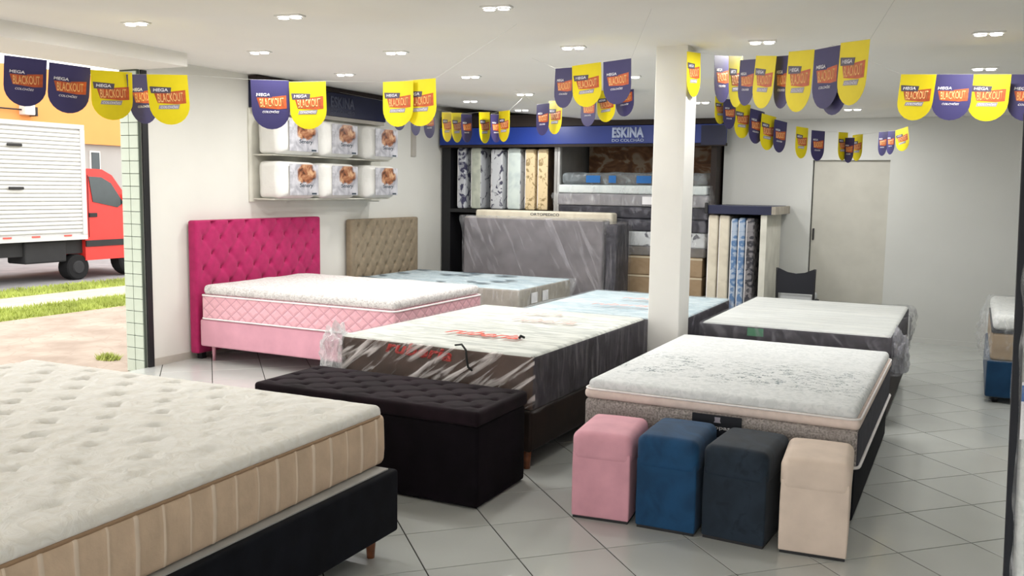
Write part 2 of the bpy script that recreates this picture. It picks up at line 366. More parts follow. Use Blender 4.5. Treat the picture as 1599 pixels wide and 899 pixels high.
def text_me(s, h, m, bold=0.0, depth=.0008, shear=0.0, width=None):
    key = (s, h, m, bold, depth, shear, width)
    if key in _txt: return _txt[key]
    c = bpy.data.curves.new('lettering', 'FONT'); c.body = s; c.size = 1; c.align_x = 'CENTER'; c.align_y = 'CENTER'; c.offset = bold; c.shear = shear; c.resolution_u = 3
    o = bpy.data.objects.new('lettering', c); COL.objects.link(o); dg = bpy.context.evaluated_depsgraph_get(); dg.update()
    me = bpy.data.meshes.new_from_object(o.evaluated_get(dg)); bpy.data.objects.remove(o)
    xs = [v.co.x for v in me.vertices]; ys = [v.co.y for v in me.vertices]
    cx, cy = (min(xs)+max(xs))/2, (min(ys)+max(ys))/2; k = h/(max(ys)-min(ys)); kx = (width/(max(xs)-min(xs))) if width else k
    for v in me.vertices: v.co = ((v.co.x-cx)*kx, (v.co.y-cy)*k, v.co.z)
    bm = bmesh.new(); bm.from_mesh(me)
    r = bmesh.ops.extrude_face_region(bm, geom=bm.faces[:]); bmesh.ops.translate(bm, vec=(0, 0, depth), verts=[g for g in r['geom'] if isinstance(g, bmesh.types.BMVert)])
    bmesh.ops.recalc_face_normals(bm, faces=bm.faces); bm.to_mesh(me); bm.free()
    me.materials.clear(); me.materials.append(M[m]); _txt[key] = me; return me
def nz(p, s=1.0, seed=0): return noise.noise(Vector((p[0]*s+seed*7.3, p[1]*s-seed*3.1, p[2]*s+seed)))
def struct(name, me, label=None, parent=None, loc=(0, 0, 0), rot=(0, 0, 0)):
    o = obj(name, me, parent, loc, rot); o['kind'] = 'structure'
    if label: o['label'] = label
    return o
def sbox(name, x0, x1, y0, y1, z0, z1, m, label=None, b=0): return struct(name, MB().box(x0, x1, y0, y1, z0, z1, b).me(name, m), label)

# ------------------------------------------------------------------ the room
WX, BY, CZ = -6.89, 11.65, 2.88       # left wall face, back wall face, ceiling
RX, FY, AX, AY = 2.5, -2.5, -2.87, 13.3
def ceil_z(x, y):
    s = max(0, min(1, (y-5.5)/6.15))**1.15; w = max(0, min(1, (x+6.9)/2.5)); return CZ-.27*s*w
nx_, ny_ = 26, 40; V = []; Fc = []
for i in range(nx_+1):
    for j in range(ny_+1):
        x = WX-.23+(RX+.43-WX)*i/nx_; y = FY+(AY+.2-FY)*j/ny_; V.append((x, y, ceil_z(x, y)))
for i in range(nx_):
    for j in range(ny_):
        a = i*(ny_+1)+j; Fc.append((a, a+1, a+ny_+2, a+ny_+1))
k0 = len(V); V += [(x, y, 3.15) for x in (WX-.23, RX+.2) for y in (FY, AY+.2)]; Fc.append((k0, k0+1, k0+3, k0+2))
# close the sides of the roof slab
e = [i*(ny_+1) for i in range(nx_+1)]; Fc.append(tuple(e)+(k0+2, k0)); e = [i*(ny_+1)+ny_ for i in range(nx_+1)]; Fc.append(tuple(e)+(k0+3, k0+1))
Fc.append(tuple(range(ny_+1))+(k0+1, k0)); Fc.append(tuple(nx_*(ny_+1)+j for j in range(ny_+1))+(k0+3, k0+2))
ce = mesh_of('ceiling', V, Fc, 'ceiling'); struct('ceiling', ce, 'white painted ceiling with pairs of recessed spots')

fl = sbox('floor', WX, RX, FY, AY, -.2, -.0035, 'grout', 'floor of pale grey porcelain tiles laid diagonally')
# 45 cm tiles laid at 45 degrees
def clip(poly, x0, x1, y0, y1):
    for ax, lim, sg in ((0, x0, 1), (0, x1, -1), (1, y0, 1), (1, y1, -1)):
        out = []
        for i in range(len(poly)):
            a, b = poly[i], poly[(i+1) % len(poly)]; da, db = (a[ax]-lim)*sg, (b[ax]-lim)*sg
            if da >= 0: out.append(a)
            if da*db < 0:
                t_ = da/(da-db); out.append((a[0]+(b[0]-a[0])*t_, a[1]+(b[1]-a[1])*t_))
        poly = out
        if not poly: break
    return poly
def plate(poly, zb, zt, ins):
    n = len(poly); cx = sum(p[0] for p in poly)/n; cy = sum(p[1] for p in poly)/n
    def sh(p, d):
        L = math.hypot(p[0]-cx, p[1]-cy) or 1; return (p[0]-(p[0]-cx)/L*d, p[1]-(p[1]-cy)/L*d)
    V = [(*p, zb) for p in poly]+[(*p, zt-.0012) for p in poly]+[(*sh(p, ins), zt) for p in poly]
    Fc = [tuple(range(2*n, 3*n))]
    for k in (0, 1): Fc += [(k*n+i, k*n+(i+1) % n, (k+1)*n+(i+1) % n, (k+1)*n+i) for i in range(n)]
    return V, Fc
S2 = math.sqrt(.5); TS = .45; HALF = TS/2-.0034
rects = [(-4.9, -2.4, 1.3, 3.75), (-3.95, -2.3, 4.2, 4.8), (-3.8, -2.3, 4.95, 7.0), (-3.5, -2.05, 7.2, 9.1), (-2.0, -.46, 4.45, 6.95), (-1.95, -.5, 7.2, 9.3), (-6.8, -4.5, 6.6, 8.15), (-6.8, -4.4, 8.9, 10.5)]
hid = lambda x, y: any(a+.15 < x < b-.15 and c+.15 < y < d-.15 for a, b, c, d in rects)
tiles = []
for i in range(-30, 30):
    for j in range(-30, 30):
        n1 = 1.812+.225+TS*i; n2 = 3.488+.225+TS*j; x = (n1-n2)*S2; y = (n1+n2)*S2
        if x < WX-.35 or x > RX+.35 or y < FY-.35 or y > AY+.35: continue
        P = [(x+HALF*math.sqrt(2), y), (x, y+HALF*math.sqrt(2)), (x-HALF*math.sqrt(2), y), (x, y-HALF*math.sqrt(2))]
        whole = all(WX < p[0] < RX and FY < p[1] < AY for p in P)
        if not whole:
            P = clip(P, WX+.001, RX-.001, FY+.001, AY-.001)
            if len(P) < 3: continue
        d = Vector((x, y, -1.74)); z = d.dot(F_); u = 799.5+1432*d.dot(R_)/z if z > .1 else -9e9; v = 449.5-1432*d.dot(U_)/z if z > .1 else -9e9
        tiles.append((-60 < u < 1660 and 400 < v < 960 and not hid(x, y) and y < BY+.2, z, x, y, P, whole))
tiles.sort(key=lambda q: (not q[0], q[1]))
Vw, Fw = plate([(p[0], p[1]) for p in ((HALF*math.sqrt(2), 0), (0, HALF*math.sqrt(2)), (-HALF*math.sqrt(2), 0), (0, -HALF*math.sqrt(2)))], -.02, 0, .0015)
tile_me = mesh_of('tile', Vw, Fw, 'tile'); rest = MB()
for k, (seen, z, x, y, P, whole) in enumerate(tiles):
    if seen and k < 298:
        if whole: obj('tile', tile_me, fl, (x, y, 0))
        else:
            Vv, Ff = plate([(p[0]-x, p[1]-y) for p in P], -.02, 0, .001); obj('tile', mesh_of('tile', Vv, Ff, 'tile'), fl, (x, y, 0))
    else: rest.add(*plate(P, -.02, 0, .001))
tag(rest.build('tile_field', 'tile', fl), kind='stuff')

sbox('wall_left', WX-.23, WX, 6.09, AY+.2, -.2, 3.0, 'wall', 'off-white side wall behind the headboards')
sbox('wall_left_near', WX-.23, WX, FY, .2, -.2, 3.0, 'wall', 'off-white side wall before the shop opening')
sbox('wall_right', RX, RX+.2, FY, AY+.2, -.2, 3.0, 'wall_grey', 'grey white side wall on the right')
# back wall with a door recess, then the alcove of the rack
bw = MB(); bw.box(AX, -1.785, BY, BY+.15, -.2, 3.0); bw.box(-.915, RX, BY, BY+.15, -.2, 3.0); bw.box(-1.785, -.915, BY, BY+.15, 2.125, 3.0)
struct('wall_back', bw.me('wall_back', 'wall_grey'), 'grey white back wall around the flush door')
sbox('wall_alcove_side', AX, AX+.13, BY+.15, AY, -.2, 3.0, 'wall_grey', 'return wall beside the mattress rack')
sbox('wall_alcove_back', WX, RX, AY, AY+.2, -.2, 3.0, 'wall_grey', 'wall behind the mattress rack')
dr = struct('door_1', MB().box(-1.772, -.917, BY+.04, BY+.09, .008, 2.123, .002).me('door_1', 'door'), 'flush beige grey door in the back wall')
obj('door_handle', MB().box(-1.755, -1.735, BY+.015, BY+.05, 1.16, 1.30, .004).me('door_handle', 'black_metal'), dr)
obj('door_gap_backing', MB().box(-1.785, -.915, BY+.10, BY+.14, 0, 2.12).me('door_gap_backing', 'rackdark'), dr)
# beam over the shop opening
sbox('trim_1', WX-.23, -6.3, .2, 6.10, 2.76, 3.0, 'ceiling', 'boxed beam over the shop opening')
sbox('trim_2', WX+.002, WX+.025, 6.09, 6.155, 0, 2.758, 'black_metal', 'black shutter rail at the edge of the opening', .004)
sbox('baseboard_left', WX, WX+.012, 6.13, AY, 0, .07, 'base_strip')
sbox('baseboard_back', -.9, RX, BY-.012, BY, 0, .06, 'wall_grey')
sbox('trim_3', WX, WX+.025, 10.62, 10.72, 2.14, 2.86, 'base_strip', 'beige cable cover on the side wall')
# tiled jamb
jb = sbox('trim_4', WX-.225, WX-.001, 6.06, 6.09, -.06, 2.76, 'grout_light', 'shop opening jamb faced with small pale green tiles')
jm = MB().box(-.0535, .0535, -.006, .006, -.0555, .0555, .002).me('tile', 'jamb_tile')
for r in range(24):
    for c in range(2): obj('tile', jm, jb, (WX-.057-.113*c, 6.056, .01+.1165*r))
sbox('pillar', -2.26, -2.01, 6.92, 7.20, -.003, 2.86, 'pillar', 'square white pillar between the mattresses', .006)

# ------------------------------------------------------------------ outside, through the shop opening
sbox('sidewalk', -60, 40, -60, 80, -.5, -.21, 'walk', 'ground outside')
sbox('sidewalk_strip', -10.95, WX-.0, -8, 40, -.21, -.05, 'walk', 'pinkish stone sidewalk outside the opening')
sbox('path_strip', -13.16, -11.97, -8, 40, -.20, -.06, 'path', 'pale path between the grass strips')
sbox('road', -20.8, -13.98, -20, 60, -.21, -.12, 'road', 'grey road with the truck on it')
for nm, x0, x1 in (('turf_strip', -11.97, -10.95), ('turf_strip', -13.98, -13.16)):
    sbox(nm, x0, x1, -8, 40, -.20, -.055, 'soil', 'soil under the grass strip')
def grass(x0, x1, y0, y1, n, label):
    V = []; Fc = []
    for i in range(n):
        x = random.uniform(x0, x1); y = random.uniform(y0, y1); a = random.uniform(0, PI); h = random.uniform(.03, .075); w = .012
        k = len(V); dx, dy = math.cos(a)*w, math.sin(a)*w; V += [(x-dx, y-dy, -.057), (x+dx, y+dy, -.057), (x+random.uniform(-.03, .03), y+random.uniform(-.03, .03), -.055+h)]; Fc.append((k, k+1, k+2))
    tag(obj('grass', mesh_of('grass', V, Fc, 'grass')), label, 'grass', kind='stuff')
grass(-11.95, -10.97, 5.5, 12.5, 9000, 'broad bright grass strip next to the sidewalk')
grass(-13.96, -13.18, 6.5, 14, 7000, 'narrow bright grass strip next to the road')
V = []; Fc = []
for i in range(300):
    a = random.uniform(0, 2*PI); r = random.uniform(0, .09); x = -7.75+r*math.cos(a)*1.6; y = 6.35+r*math.sin(a); k = len(V)
    V += [(x-.008, y, -.05), (x+.008, y, -.05), (x+random.uniform(-.05, .05), y+random.uniform(-.05, .05), random.uniform(-.02, .03))]; Fc.append((k, k+1, k+2))
tag(obj('weed_tuft', mesh_of('weed_tuft', V, Fc, 'grass')), 'small weed tuft on the sidewalk before the tiled jamb', 'plant', kind='stuff')
# building across the road
b = thing('building', 'orange topped white building across the road behind the truck', 'building', (-21, 18, -.12))
MB().box(-6, 0, -14, 26, 0, 2.83).build('wall', 'outwall', b); MB().box(-6, .12, -14, 26, 2.83, 4.62).build('upper_wall', 'orange', b)
wf = MB().box(0, .04, -1.16, -.84, 2.12, 2.66).build('window', 'lampshell', b); MB().box(.03, .06, -1.12, -.88, 2.16, 2.62).build('pane', 'dark_glass', wf)
wl = thing('wall_lamp', 'small white lamp on a thin arm on the orange wall', 'lamp', (-20.88, 14.35, 3.42))
MB().tube([(.02, -.15, 0), (.1, -.1, .02), (.1, .5, .02)], .02, 6).build('arm', 'black_metal', wl)
MB().box(.0, .25, .45, .72, -.10, .16, .02).build('lamp_head', 'lampshell', wl); MB().box(0, .25, .73, .78, -.12, .10).build('end_cap', 'black_metal', wl)

# truck, driving to the right: origin under the front of the cargo box, near side at x=0
tk = thing('truck', 'box truck with white cargo body and red cab on the road', 'truck', (-15, 11.9, -.12))
bx = MB().box(-2.2, -.02, -5.6, 0, .80, 2.86).build('cargo_box', 'truck_white', tk)
rib = MB()
for i in range(26): rib.prism([(.0, .90+.073*i), (.012, .915+.073*i), (.012, .95+.073*i), (0, .965+.073*i)], -5.56, -.06, 'y')
rib.build('corrugated_side', 'truck_white', bx)
tr = MB(); tr.box(-.031, .030, -5.62, .02, .77, .86); tr.box(-.029, .028, -5.61, .018, 2.82, 2.90); tr.box(-.027, .026, -.07, .022, .865, 2.815); tr.build('edge_frame', 'truck_white', bx)
for y in (-.35, -1.0, -1.55, -2.6): MB().box(.03, .04, y-.14, y+.02, .84, .87).build('reflector', 'reflector', bx)
for y, z in ((-1.42, 2.47), (-1.42, 1.72)): MB().box(.02, .05, y-.12, y+.16, z-.025, z+.025, .01).build('latch', 'chassis', bx)
MB().box(-1.9, -.15, -5.4, 1.4, .50, .77).build('chassis', 'chassis', tk); MB().box(-.6, -.1, -1.2, -.35, .36, .76, .03).build('fuel_tank', 'chassis', tk)
cabp = [(.03, .36), (.03, 2.05), (.12, 2.10), (.45, 2.09), (.68, 1.98), (1.05, 1.52), (1.62, 1.32), (1.80, 1.15), (1.83, .36)]
cb = MB().prism(cabp, -2.05, -.06, 'x').build('cab', 'truck_red', tk)
MB().prism([(.14, 1.95), (.42, 1.94), (.64, 1.83), (.92, 1.45), (.78, 1.36), (.22, 1.47)], -.06, -.045, 'x').build('side_window', 'dark_glass', cb)
MB().box(-.06, -.03, .03, 1.84, .62, .74, .006).build('rub_strip', 'chassis', cb); MB().box(-.06, -.03, .12, .30, 1.18, 1.26, .01).build('door_handle', 'chassis', cb)
MB().box(-.058, -.052, .115, .125, .80, 1.98).build('door_seam', 'chassis', cb); MB().box(-.058, -.052, 1.0, 1.01, .80, 1.42).build('door_seam', 'chassis', cb)
MB().box(-.05, .05, .92, 1.02, 1.40, 1.62, .02).build('mirror', 'chassis', cb)
for y in (1.15, -3.9, -.12):
    r = .34 if y != -.12 else .24
    wh = MB().tube([(-.36, y, r), (-.34, y, r), (-.1, y, r), (-.08, y, r)], [r*.9, r, r, r*.9], 24).build('wheel', 'rubber', tk, smooth=False)
    MB().tube([(-.085, y, r), (-.06, y, r)], [r*.55, r*.45], 16).build('hub', 'chassis', wh)

# ------------------------------------------------------------------ tufting and quilting
def tuft(u, v, pu, pv, depth, groove):
    """diamond buttoning: depression at (u,v) for a lattice of pitch pu x pv"""
    a = u/pu+v/pv; b_ = u/pu-v/pv
    da = abs(a-round(a)); db = abs(b_-round(b_)); r2 = da*da+db*db
    return depth*math.exp(-r2/.02)+groove*(math.exp(-(da/.10)**2)+math.exp(-(db/.10)**2))*.6
def buttons(u0, u1, v0, v1, pu, pv):
    out = []
    for i in range(-60, 60):
        for j in range(-60, 60):
            u = (i+j)*pu/2; v = (i-j)*pv/2
            if u0 < u < u1 and v0 < v < v1: out.append((u, v))
    return out
def headboard(name, label, y0, y1, h, m, mb, th=.11, pu=.24, pv=.30):
    w = y1-y0; o = thing(name, label, 'headboard', (WX+.02+th/2, (y0+y1)/2, .0))
    f = lambda q, n: (q.x-(tuft(q.y, q.z-h/2, pu, pv, .028, .014) if n.x > .8 and abs(q.y) < w/2-.07 and q.z < h-.07 else 0), q.y, q.z)
    p = obj('panel', rbox(th, w, h-.06, .025, 2, int(w/.018), int(h/.018), 3, f, m, 'panel'), o, (0, 0, .06))
    bt = MB()
    for u, v in buttons(-w/2+.09, w/2-.09, -h/2+.1, h/2-.13, pu, pv): bt.ball((th/2-.032, u, v+h/2+.06), .013, .5, 1, 1, 8, 5)
    tag(bt.build('buttons', mb, o, smooth=True), kind='stuff')
    for s in (-1, 1): MB().box(-.03, .03, s*(w/2-.1)-.03, s*(w/2-.1)+.03, 0, .065).build('leg', 'black_metal', o)
    return o
headboard('headboard', 'tall magenta button-tufted headboard against the side wall', 6.60, 8.52, 1.375, 'pink', 'pink_dark')
headboard('headboard', 'taupe button-tufted headboard against the side wall, beyond the magenta one', 9.13, 10.65, 1.325, 'beige_h', 'beige_dark', .09, .20, .26)

def bed_base(label, cx, cy, sx, sy, z0, z1, m, rz=0, leg='black_metal', lr=.022, legs=True, inset=.08, leg_in=.0):
    o = thing('bed_base', label, 'bed base', (cx, cy, 0), rz)
    obj('upholstered_box', rbox(sx, sy, z1-z0, .02, 4, 4, 2, 3, None, m, 'upholstered_box'), o, (0, 0, z0))
    if legs:
        for a in (-1, 1):
            for c in (-1, 1): MB().cone(a*(sx/2-inset), c*(sy/2-inset), 0, z0+.01, lr*.7, lr).build('leg', leg, o, smooth=True)
    return o
def mattress(label, cx, cy, z, rz=0): return thing('mattress', label, 'mattress', (cx, cy, z), rz)
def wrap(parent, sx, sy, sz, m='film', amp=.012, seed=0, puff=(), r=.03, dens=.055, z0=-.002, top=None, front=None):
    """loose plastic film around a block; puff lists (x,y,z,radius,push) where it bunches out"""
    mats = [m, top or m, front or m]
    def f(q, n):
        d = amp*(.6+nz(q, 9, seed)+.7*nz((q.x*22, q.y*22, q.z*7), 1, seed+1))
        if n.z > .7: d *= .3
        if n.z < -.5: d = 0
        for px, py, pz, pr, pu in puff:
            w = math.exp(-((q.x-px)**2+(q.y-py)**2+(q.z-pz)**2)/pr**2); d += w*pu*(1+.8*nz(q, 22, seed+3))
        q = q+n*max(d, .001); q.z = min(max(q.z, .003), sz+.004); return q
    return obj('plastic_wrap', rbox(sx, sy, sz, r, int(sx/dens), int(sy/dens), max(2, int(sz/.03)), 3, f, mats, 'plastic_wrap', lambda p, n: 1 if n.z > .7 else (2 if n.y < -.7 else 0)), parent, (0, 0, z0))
def piping(parent, sx, sy, r, z, m, rad=.006): return MB().tube(rrect(sx, sy, r, z), rad, 6, True).build('piping', m, parent, smooth=True)
def lay(parent, s, h, m, loc, rz=0, width=None, bold=.0, shear=0, name='lettering'):
    return obj(name, text_me(s, h, m, bold, .0008, shear, width), parent, loc, (0, 0, rz))

# ------------------------------------------------------------------ pink bed
bed_base('pale pink upholstered bed base under the magenta headboard', -5.57, 7.36, 2.28, 1.56, .15, .415, 'pink_base', 0, 'pink_otto', .02, True, .09)
m = mattress('pink quilted mattress with white pillow top, in front of the magenta headboard', -5.555, 7.36, .416)
obj('body', rbox(2.26, 1.56, .245, .03, 20, 14, 3, 3, None, 'pink_quilt', 'body'), m)
piping(m, 2.27, 1.57, .05, .238, 'pipe_white', .008); piping(m, 2.27, 1.57, .05, .012, 'pipe_white', .008)
def pil(sx, sy, cr, am, seed, pq=.16):
    def f(q, n):
        if n.z > .3:
            e = min(1, (sx/2-abs(q.x))/.3, (sy/2-abs(q.y))/.3); q = q+Vector((0, 0, cr*max(0, e)**.6+am*nz(q, 6, seed)*min(1, max(0, e)*2)))
        return q
    return f
obj('pillow_top', rbox(2.24, 1.54, .085, .038, 44, 30, 1, 3, pil(2.24, 1.54, .035, .012, 3), 'knit_white', 'pillow_top'), m, (0, 0, .243))
# ------------------------------------------------------------------ bed with the taupe headboard
bed_base('dark bed base behind the pink bed, under the wrapped mattress', -5.55, 9.72, 2.26, 1.44, .10, .36, 'navy_base')
m = mattress('plastic-wrapped mattress with taupe border in front of the taupe headboard', -5.54, 9.72, .361)
obj('body', rbox(2.24, 1.46, .265, .03, 8, 6, 2, 3, None, ['taupe_side', 'top_blue'], 'body', lambda p, n: 1 if n.z > .7 else 0), m)
wrap(m, 2.26, 1.48, .27, 'film', .008, 5, ((1.12, .72, .2, .12, .05), (1.12, -.72, .15, .10, .03)), top='film_blue')
for i in range(16):
    x = random.uniform(-1.0, 1.0); y = random.uniform(-.6, .65); L = random.uniform(.05, .14)
    MB().prism([(x+L*math.cos(a)*(1+.25*math.sin(3*a)), y+.035*math.sin(a)) for a in [2*PI*k/10 for k in range(10)]], .2785, .2795, 'z').build('printed_mark', 'ink_dark', m)
for y in (-.35, -.05): MB().box(1.132, 1.1335, y-.08, y+.08, .08, .20).build('printed_label', 'white_lab', m)

# ------------------------------------------------------------------ two wrapped beds in the middle
RZ1 = math.radians(-1.5)
bed_base('dark brown bed base under the brown-sided wrapped mattress behind the bench', -3.055, 5.98, 1.46, 1.96, .115, .375, 'brown_base', RZ1, 'wood', .03, True, .05)
m = mattress('plastic-wrapped mattress with brown border and red printed bag, behind the black bench', -3.055, 5.98, .376, RZ1)
obj('body', rbox(1.49, 1.97, .352, .035, 8, 10, 2, 3, None, ['brown_side', 'top_grey', 'charcoal_side'], 'body', lambda p, n: 1 if n.z > .6 else (2 if n.x > .7 else 0)), m)
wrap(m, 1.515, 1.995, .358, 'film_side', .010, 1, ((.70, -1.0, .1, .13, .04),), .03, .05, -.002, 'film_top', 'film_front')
def crumple(parent, c, r, sc, seed, mm):
    bm = bmesh.new(); bmesh.ops.create_icosphere(bm, subdivisions=4, radius=1)
    for v in bm.verts:
        d = r*(1+.38*nz(v.co, 2.6, seed)+.30*abs(nz(v.co, 6.5, seed+2))+.12*nz(v.co, 14, seed+4)); v.co = Vector((v.co.x*d*sc[0]+c[0], v.co.y*d*sc[1]+c[1], max(.004, v.co.z*d*sc[2]+c[2])))
    me = bpy.data.meshes.new('bunched_plastic'); bm.to_mesh(me); bm.free(); me.materials.append(M[mm]); return obj('bunched_plastic', me, parent)
crumple(m, (-.79, -.97, .19), .12, (.75, .9, 1.75), 5, 'film_milk')
lay(m, 'ruberia', .17, 'ink_red', (.14, -.52, .368), 0, .56, .012, .25)
lay(m, 'ruberia', .15, 'ink_pink', (.20, .28, .368), .1, .50, .0, .25); lay(m, 'ruberia', .12, 'ink_pink', (.0, .62, .368), .3, .34, .0, .25)
lt = lay(m, 'ruberia', .085, 'ink_redd', (-.10, -.9862, .300), 0, .52, .03, .3); lt.rotation_euler = (PI/2, math.radians(2), 0)
MB().tube([(.18, -.98, .362), (.24, -1.0, .375), (.28, -1.015, .345), (.29, -1.018, .28), (.30, -1.02, .24), (.33, -1.02, .22)], .007, 6).build('strap_handle', 'strap', m, smooth=True)
MB().tube([(.44, -.60, .375), (.445, -.59, .392), (.45, -.55, .376)], .009, 6).build('strap_loop', 'strap', m, smooth=True)
bed_base('dark bed base at the pillar, under the bluish wrapped mattress', -2.80, 8.09, 1.38, 1.70, .10, .36, 'brown_base', 0, 'wood', .03)
m = mattress('bluish plastic-wrapped mattress with faded pink print, behind the pillar', -2.80, 8.10, .361)
obj('body', rbox(1.41, 1.74, .325, .03, 8, 10, 2, 3, None, ['charcoal_side', 'top_blue'], 'body', lambda p, n: 1 if n.z > .6 else 0), m)
wrap(m, 1.435, 1.765, .333, 'film_smoke', .012, 2, ((-.5, -.4, .33, .25, .05), (0, -.7, .33, .2, .03)), top='film_blue')
lay(m, 'ruberia', .15, 'ink_pink', (.02, -.38, .352), .15, .50, .0, .25); lay(m, 'ruberia', .14, 'ink_pink', (.08, .18, .352), .1, .45, .0, .25)

# ------------------------------------------------------------------ black bench
o = thing('storage_bench', 'long black tufted storage bench in front of the brown-sided mattress', 'bench', (-3.07, 4.505, 0), math.radians(.4))
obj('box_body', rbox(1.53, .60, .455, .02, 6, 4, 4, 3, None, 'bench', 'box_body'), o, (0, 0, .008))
def blid(q, n):
    if n.z > .8 and abs(q.x) < .735 and abs(q.y) < .29: return (q.x, q.y, q.z+.006-tuft(q.x, q.y, .235, .20, .022, .012))
    return q
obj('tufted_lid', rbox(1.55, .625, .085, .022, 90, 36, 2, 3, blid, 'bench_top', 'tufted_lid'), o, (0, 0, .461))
bt = MB()
for u, v in buttons(-.72, .72, -.27, .27, .235, .20): bt.ball((u, v, .530), .010, 1, 1, .6, 8, 5)
tag(bt.build('buttons', 'bench', o, smooth=True), kind='stuff')

# ------------------------------------------------------------------ four ottomans
def ottoman(label, x0, x1, y0, y1, m, h=.47, d=.45):
    w = math.hypot(x1-x0, y1-y0); rz = math.atan2(y1-y0, x1-x0)
    o = thing('ottoman', label, 'ottoman', ((x0+x1)/2-math.sin(rz)*d/2, (y0+y1)/2+math.cos(rz)*d/2, 0), rz, None)
    MB().box(-w/2+.012, w/2-.012, -d/2+.012, d/2-.012, 0, .02).build('plinth', 'black_metal', o)
    f = lambda q, n: q+n*(.002*math.sin(PI*min(1, max(0, q.z/.356)))+.0015*nz(q, 7, len(label)))
    obj('body', rbox(w-.012, d-.012, .356, .008, 10, 12, 10, 3, f, m, 'body'), o, (0, 0, .014))
    def g(q, n):
        if n.z > .2: q = q+Vector((0, 0, .012*(1-(2*q.x/w)**2)*(1-(2*q.y/d)**2)))
        return q
    obj('padded_lid', rbox(w, d, h-.31, .042, 8, 10, 2, 5, g, m, 'padded_lid'), o, (0, 0, .31))
    return o
ottoman('pale pink velvet ottoman, at the left end of the row of four', -1.825, -1.506, 4.37, 4.405, 'pink_otto')
ottoman('royal blue velvet ottoman between the pink and the charcoal ones', -1.479, -1.158, 4.40, 4.407, 'blue_otto', .49)
ottoman('charcoal velvet ottoman between the royal blue and the cream ones', -1.14, -.814, 4.428, 4.407, 'char_otto', .48)
ottoman('cream velvet ottoman at the right end of the row of four', -.757, -.434, 4.415, 4.443, 'cream_otto')

# ------------------------------------------------------------------ boucle bed behind the ottomans
o = bed_base('black bed base under the grey boucle mattress behind the ottomans', -1.215, 5.95, 1.48, 1.98, .02, .30, 'navy_base', 0, legs=False)
MB().box(-.70, .70, -.95, .95, 0, .03).build('plinth', 'black_metal', o)
m = mattress('white-topped mattress with grey boucle border and peach band, behind the ottomans', -1.225, 5.945, .301)
obj('body', rbox(1.53, 2.0, .215, .03, 10, 12, 3, 3, None, ['boucle', 'dark_side'], 'body', lambda p, n: 1 if n.x > .7 else 0), m)
piping(m, 1.54, 2.01, .05, .018, 'pipe_white', .009)
obj('pillow_band', rbox(1.535, 2.005, .062, .028, 10, 12, 1, 3, None, 'peach_band', 'pillow_band'), m, (0, 0, .213))
piping(m, 1.53, 2.0, .05, .272, 'pipe_white', .006)
obj('pillow_top', rbox(1.50, 1.97, .06, .028, 26, 34, 1, 3, pil(1.5, 1.97, .02, .006, 8), 'scribble', 'pillow_top'), m, (0, 0, .262))
lb = MB().box(-.112, .162, -1.0085, -1.0015, .085, .208).build('brand_label', 'black_label', m)
lt = obj('lettering', text_me('koppas', .028, 'white_lab', .01, .0008, 0, .135), lb, (.035, -1.0095, .138), (PI/2, 0, 0))
em = MB().prism([(.010, .167), (.050, .167), (.044, .178), (.046, .198), (.014, .198), (.016, .178)], -1.0095, -1.0085, 'y').build('emblem', 'f_grey', lb)

# ------------------------------------------------------------------ right rear bed
bed_base('dark bed base under the charcoal-sided wrapped mattress at the door side', -1.20, 8.28, 1.40, 1.98, .06, .40, 'brown_base', 0, 'black_metal', .03)
m = mattress('wrapped mattress with charcoal border and white top, in front of the door', -1.205, 8.27, .401)
obj('body', rbox(1.43, 2.03, .29, .035, 8, 10, 2, 3, None, ['charcoal_side', 'top_white3'], 'body', lambda p, n: 1 if n.z > .55 else 0), m)
wrap(m, 1.455, 2.055, .298, 'film_smoke', .006, 4, ((.72, -.95, .10, .16, .09), (.73, .2, .15, .5, .04), (.73, .9, .2, .2, .05)), top='film_top')
crumple(m, (.76, -.86, .10), .13, (.5, .9, 1.5), 15, 'film_fold')
MB().box(-.34, -.215, -1.028, -1.026, .205, .268).build('label', 'ink_green', m)
# ------------------------------------------------------------------ foreground bed
o = thing('bed_base', 'black bed base with a wooden leg, in the foreground', 'bed base', (-3.62, 2.375, 0), math.radians(.5))
RZ0 = math.radians(1.8)
fr = MB(); SX, SY = 2.56, 2.28
obj('upholstered_frame', rbox(SX, SY, .30, .015, 4, 4, 2, 3, None, 'navy_base', 'upholstered_frame'), o, (0, 0, .115))
MB().box(-SX/2+.035, SX/2-.035, -SY/2+.035, SY/2-.035, .40, .421).build('platform', 'board', o)
for a in (-1, 1):
    for c in (-1, 1): MB().cone(a*(SX/2-.09), c*(SY/2-.10), 0, .12, .018, .027).build('leg', 'wood', o, smooth=True)
m = mattress('cream quilted mattress with beige border and brown piping, in the foreground', -3.62, 2.365, .421, RZ0)
MX, MY = 2.43, 2.30
def fq(q, n):
    if n.z > .35:
        e = max(0, min(1, (MX/2-abs(q.x))/.22, (MY/2-abs(q.y))/.22)); u, v = q.x, q.y
        a = u/.30+v/.34; b_ = u/.30-v/.34; da = abs(a-round(a)); db = abs(b_-round(b_))
        rr = da*da+db*db; dip = .048*math.exp(-rr/.016)
        ang = math.atan2(db, da+1e-6)
        wr = .007*nz(q, 13, 2)+.005*nz(q, 30, 4)+.010*math.cos(5*ang+3*nz(q, 3, 9))*math.exp(-rr/.05)*(1-math.exp(-rr/.01))
        fade = 1 if q.x < .25 else max(.25, 1-(q.x-.25)*1.3)
        q = q+Vector((0, 0, e**.5*.022+(-dip*fade+wr)*min(1, e*1.6)))
    return q
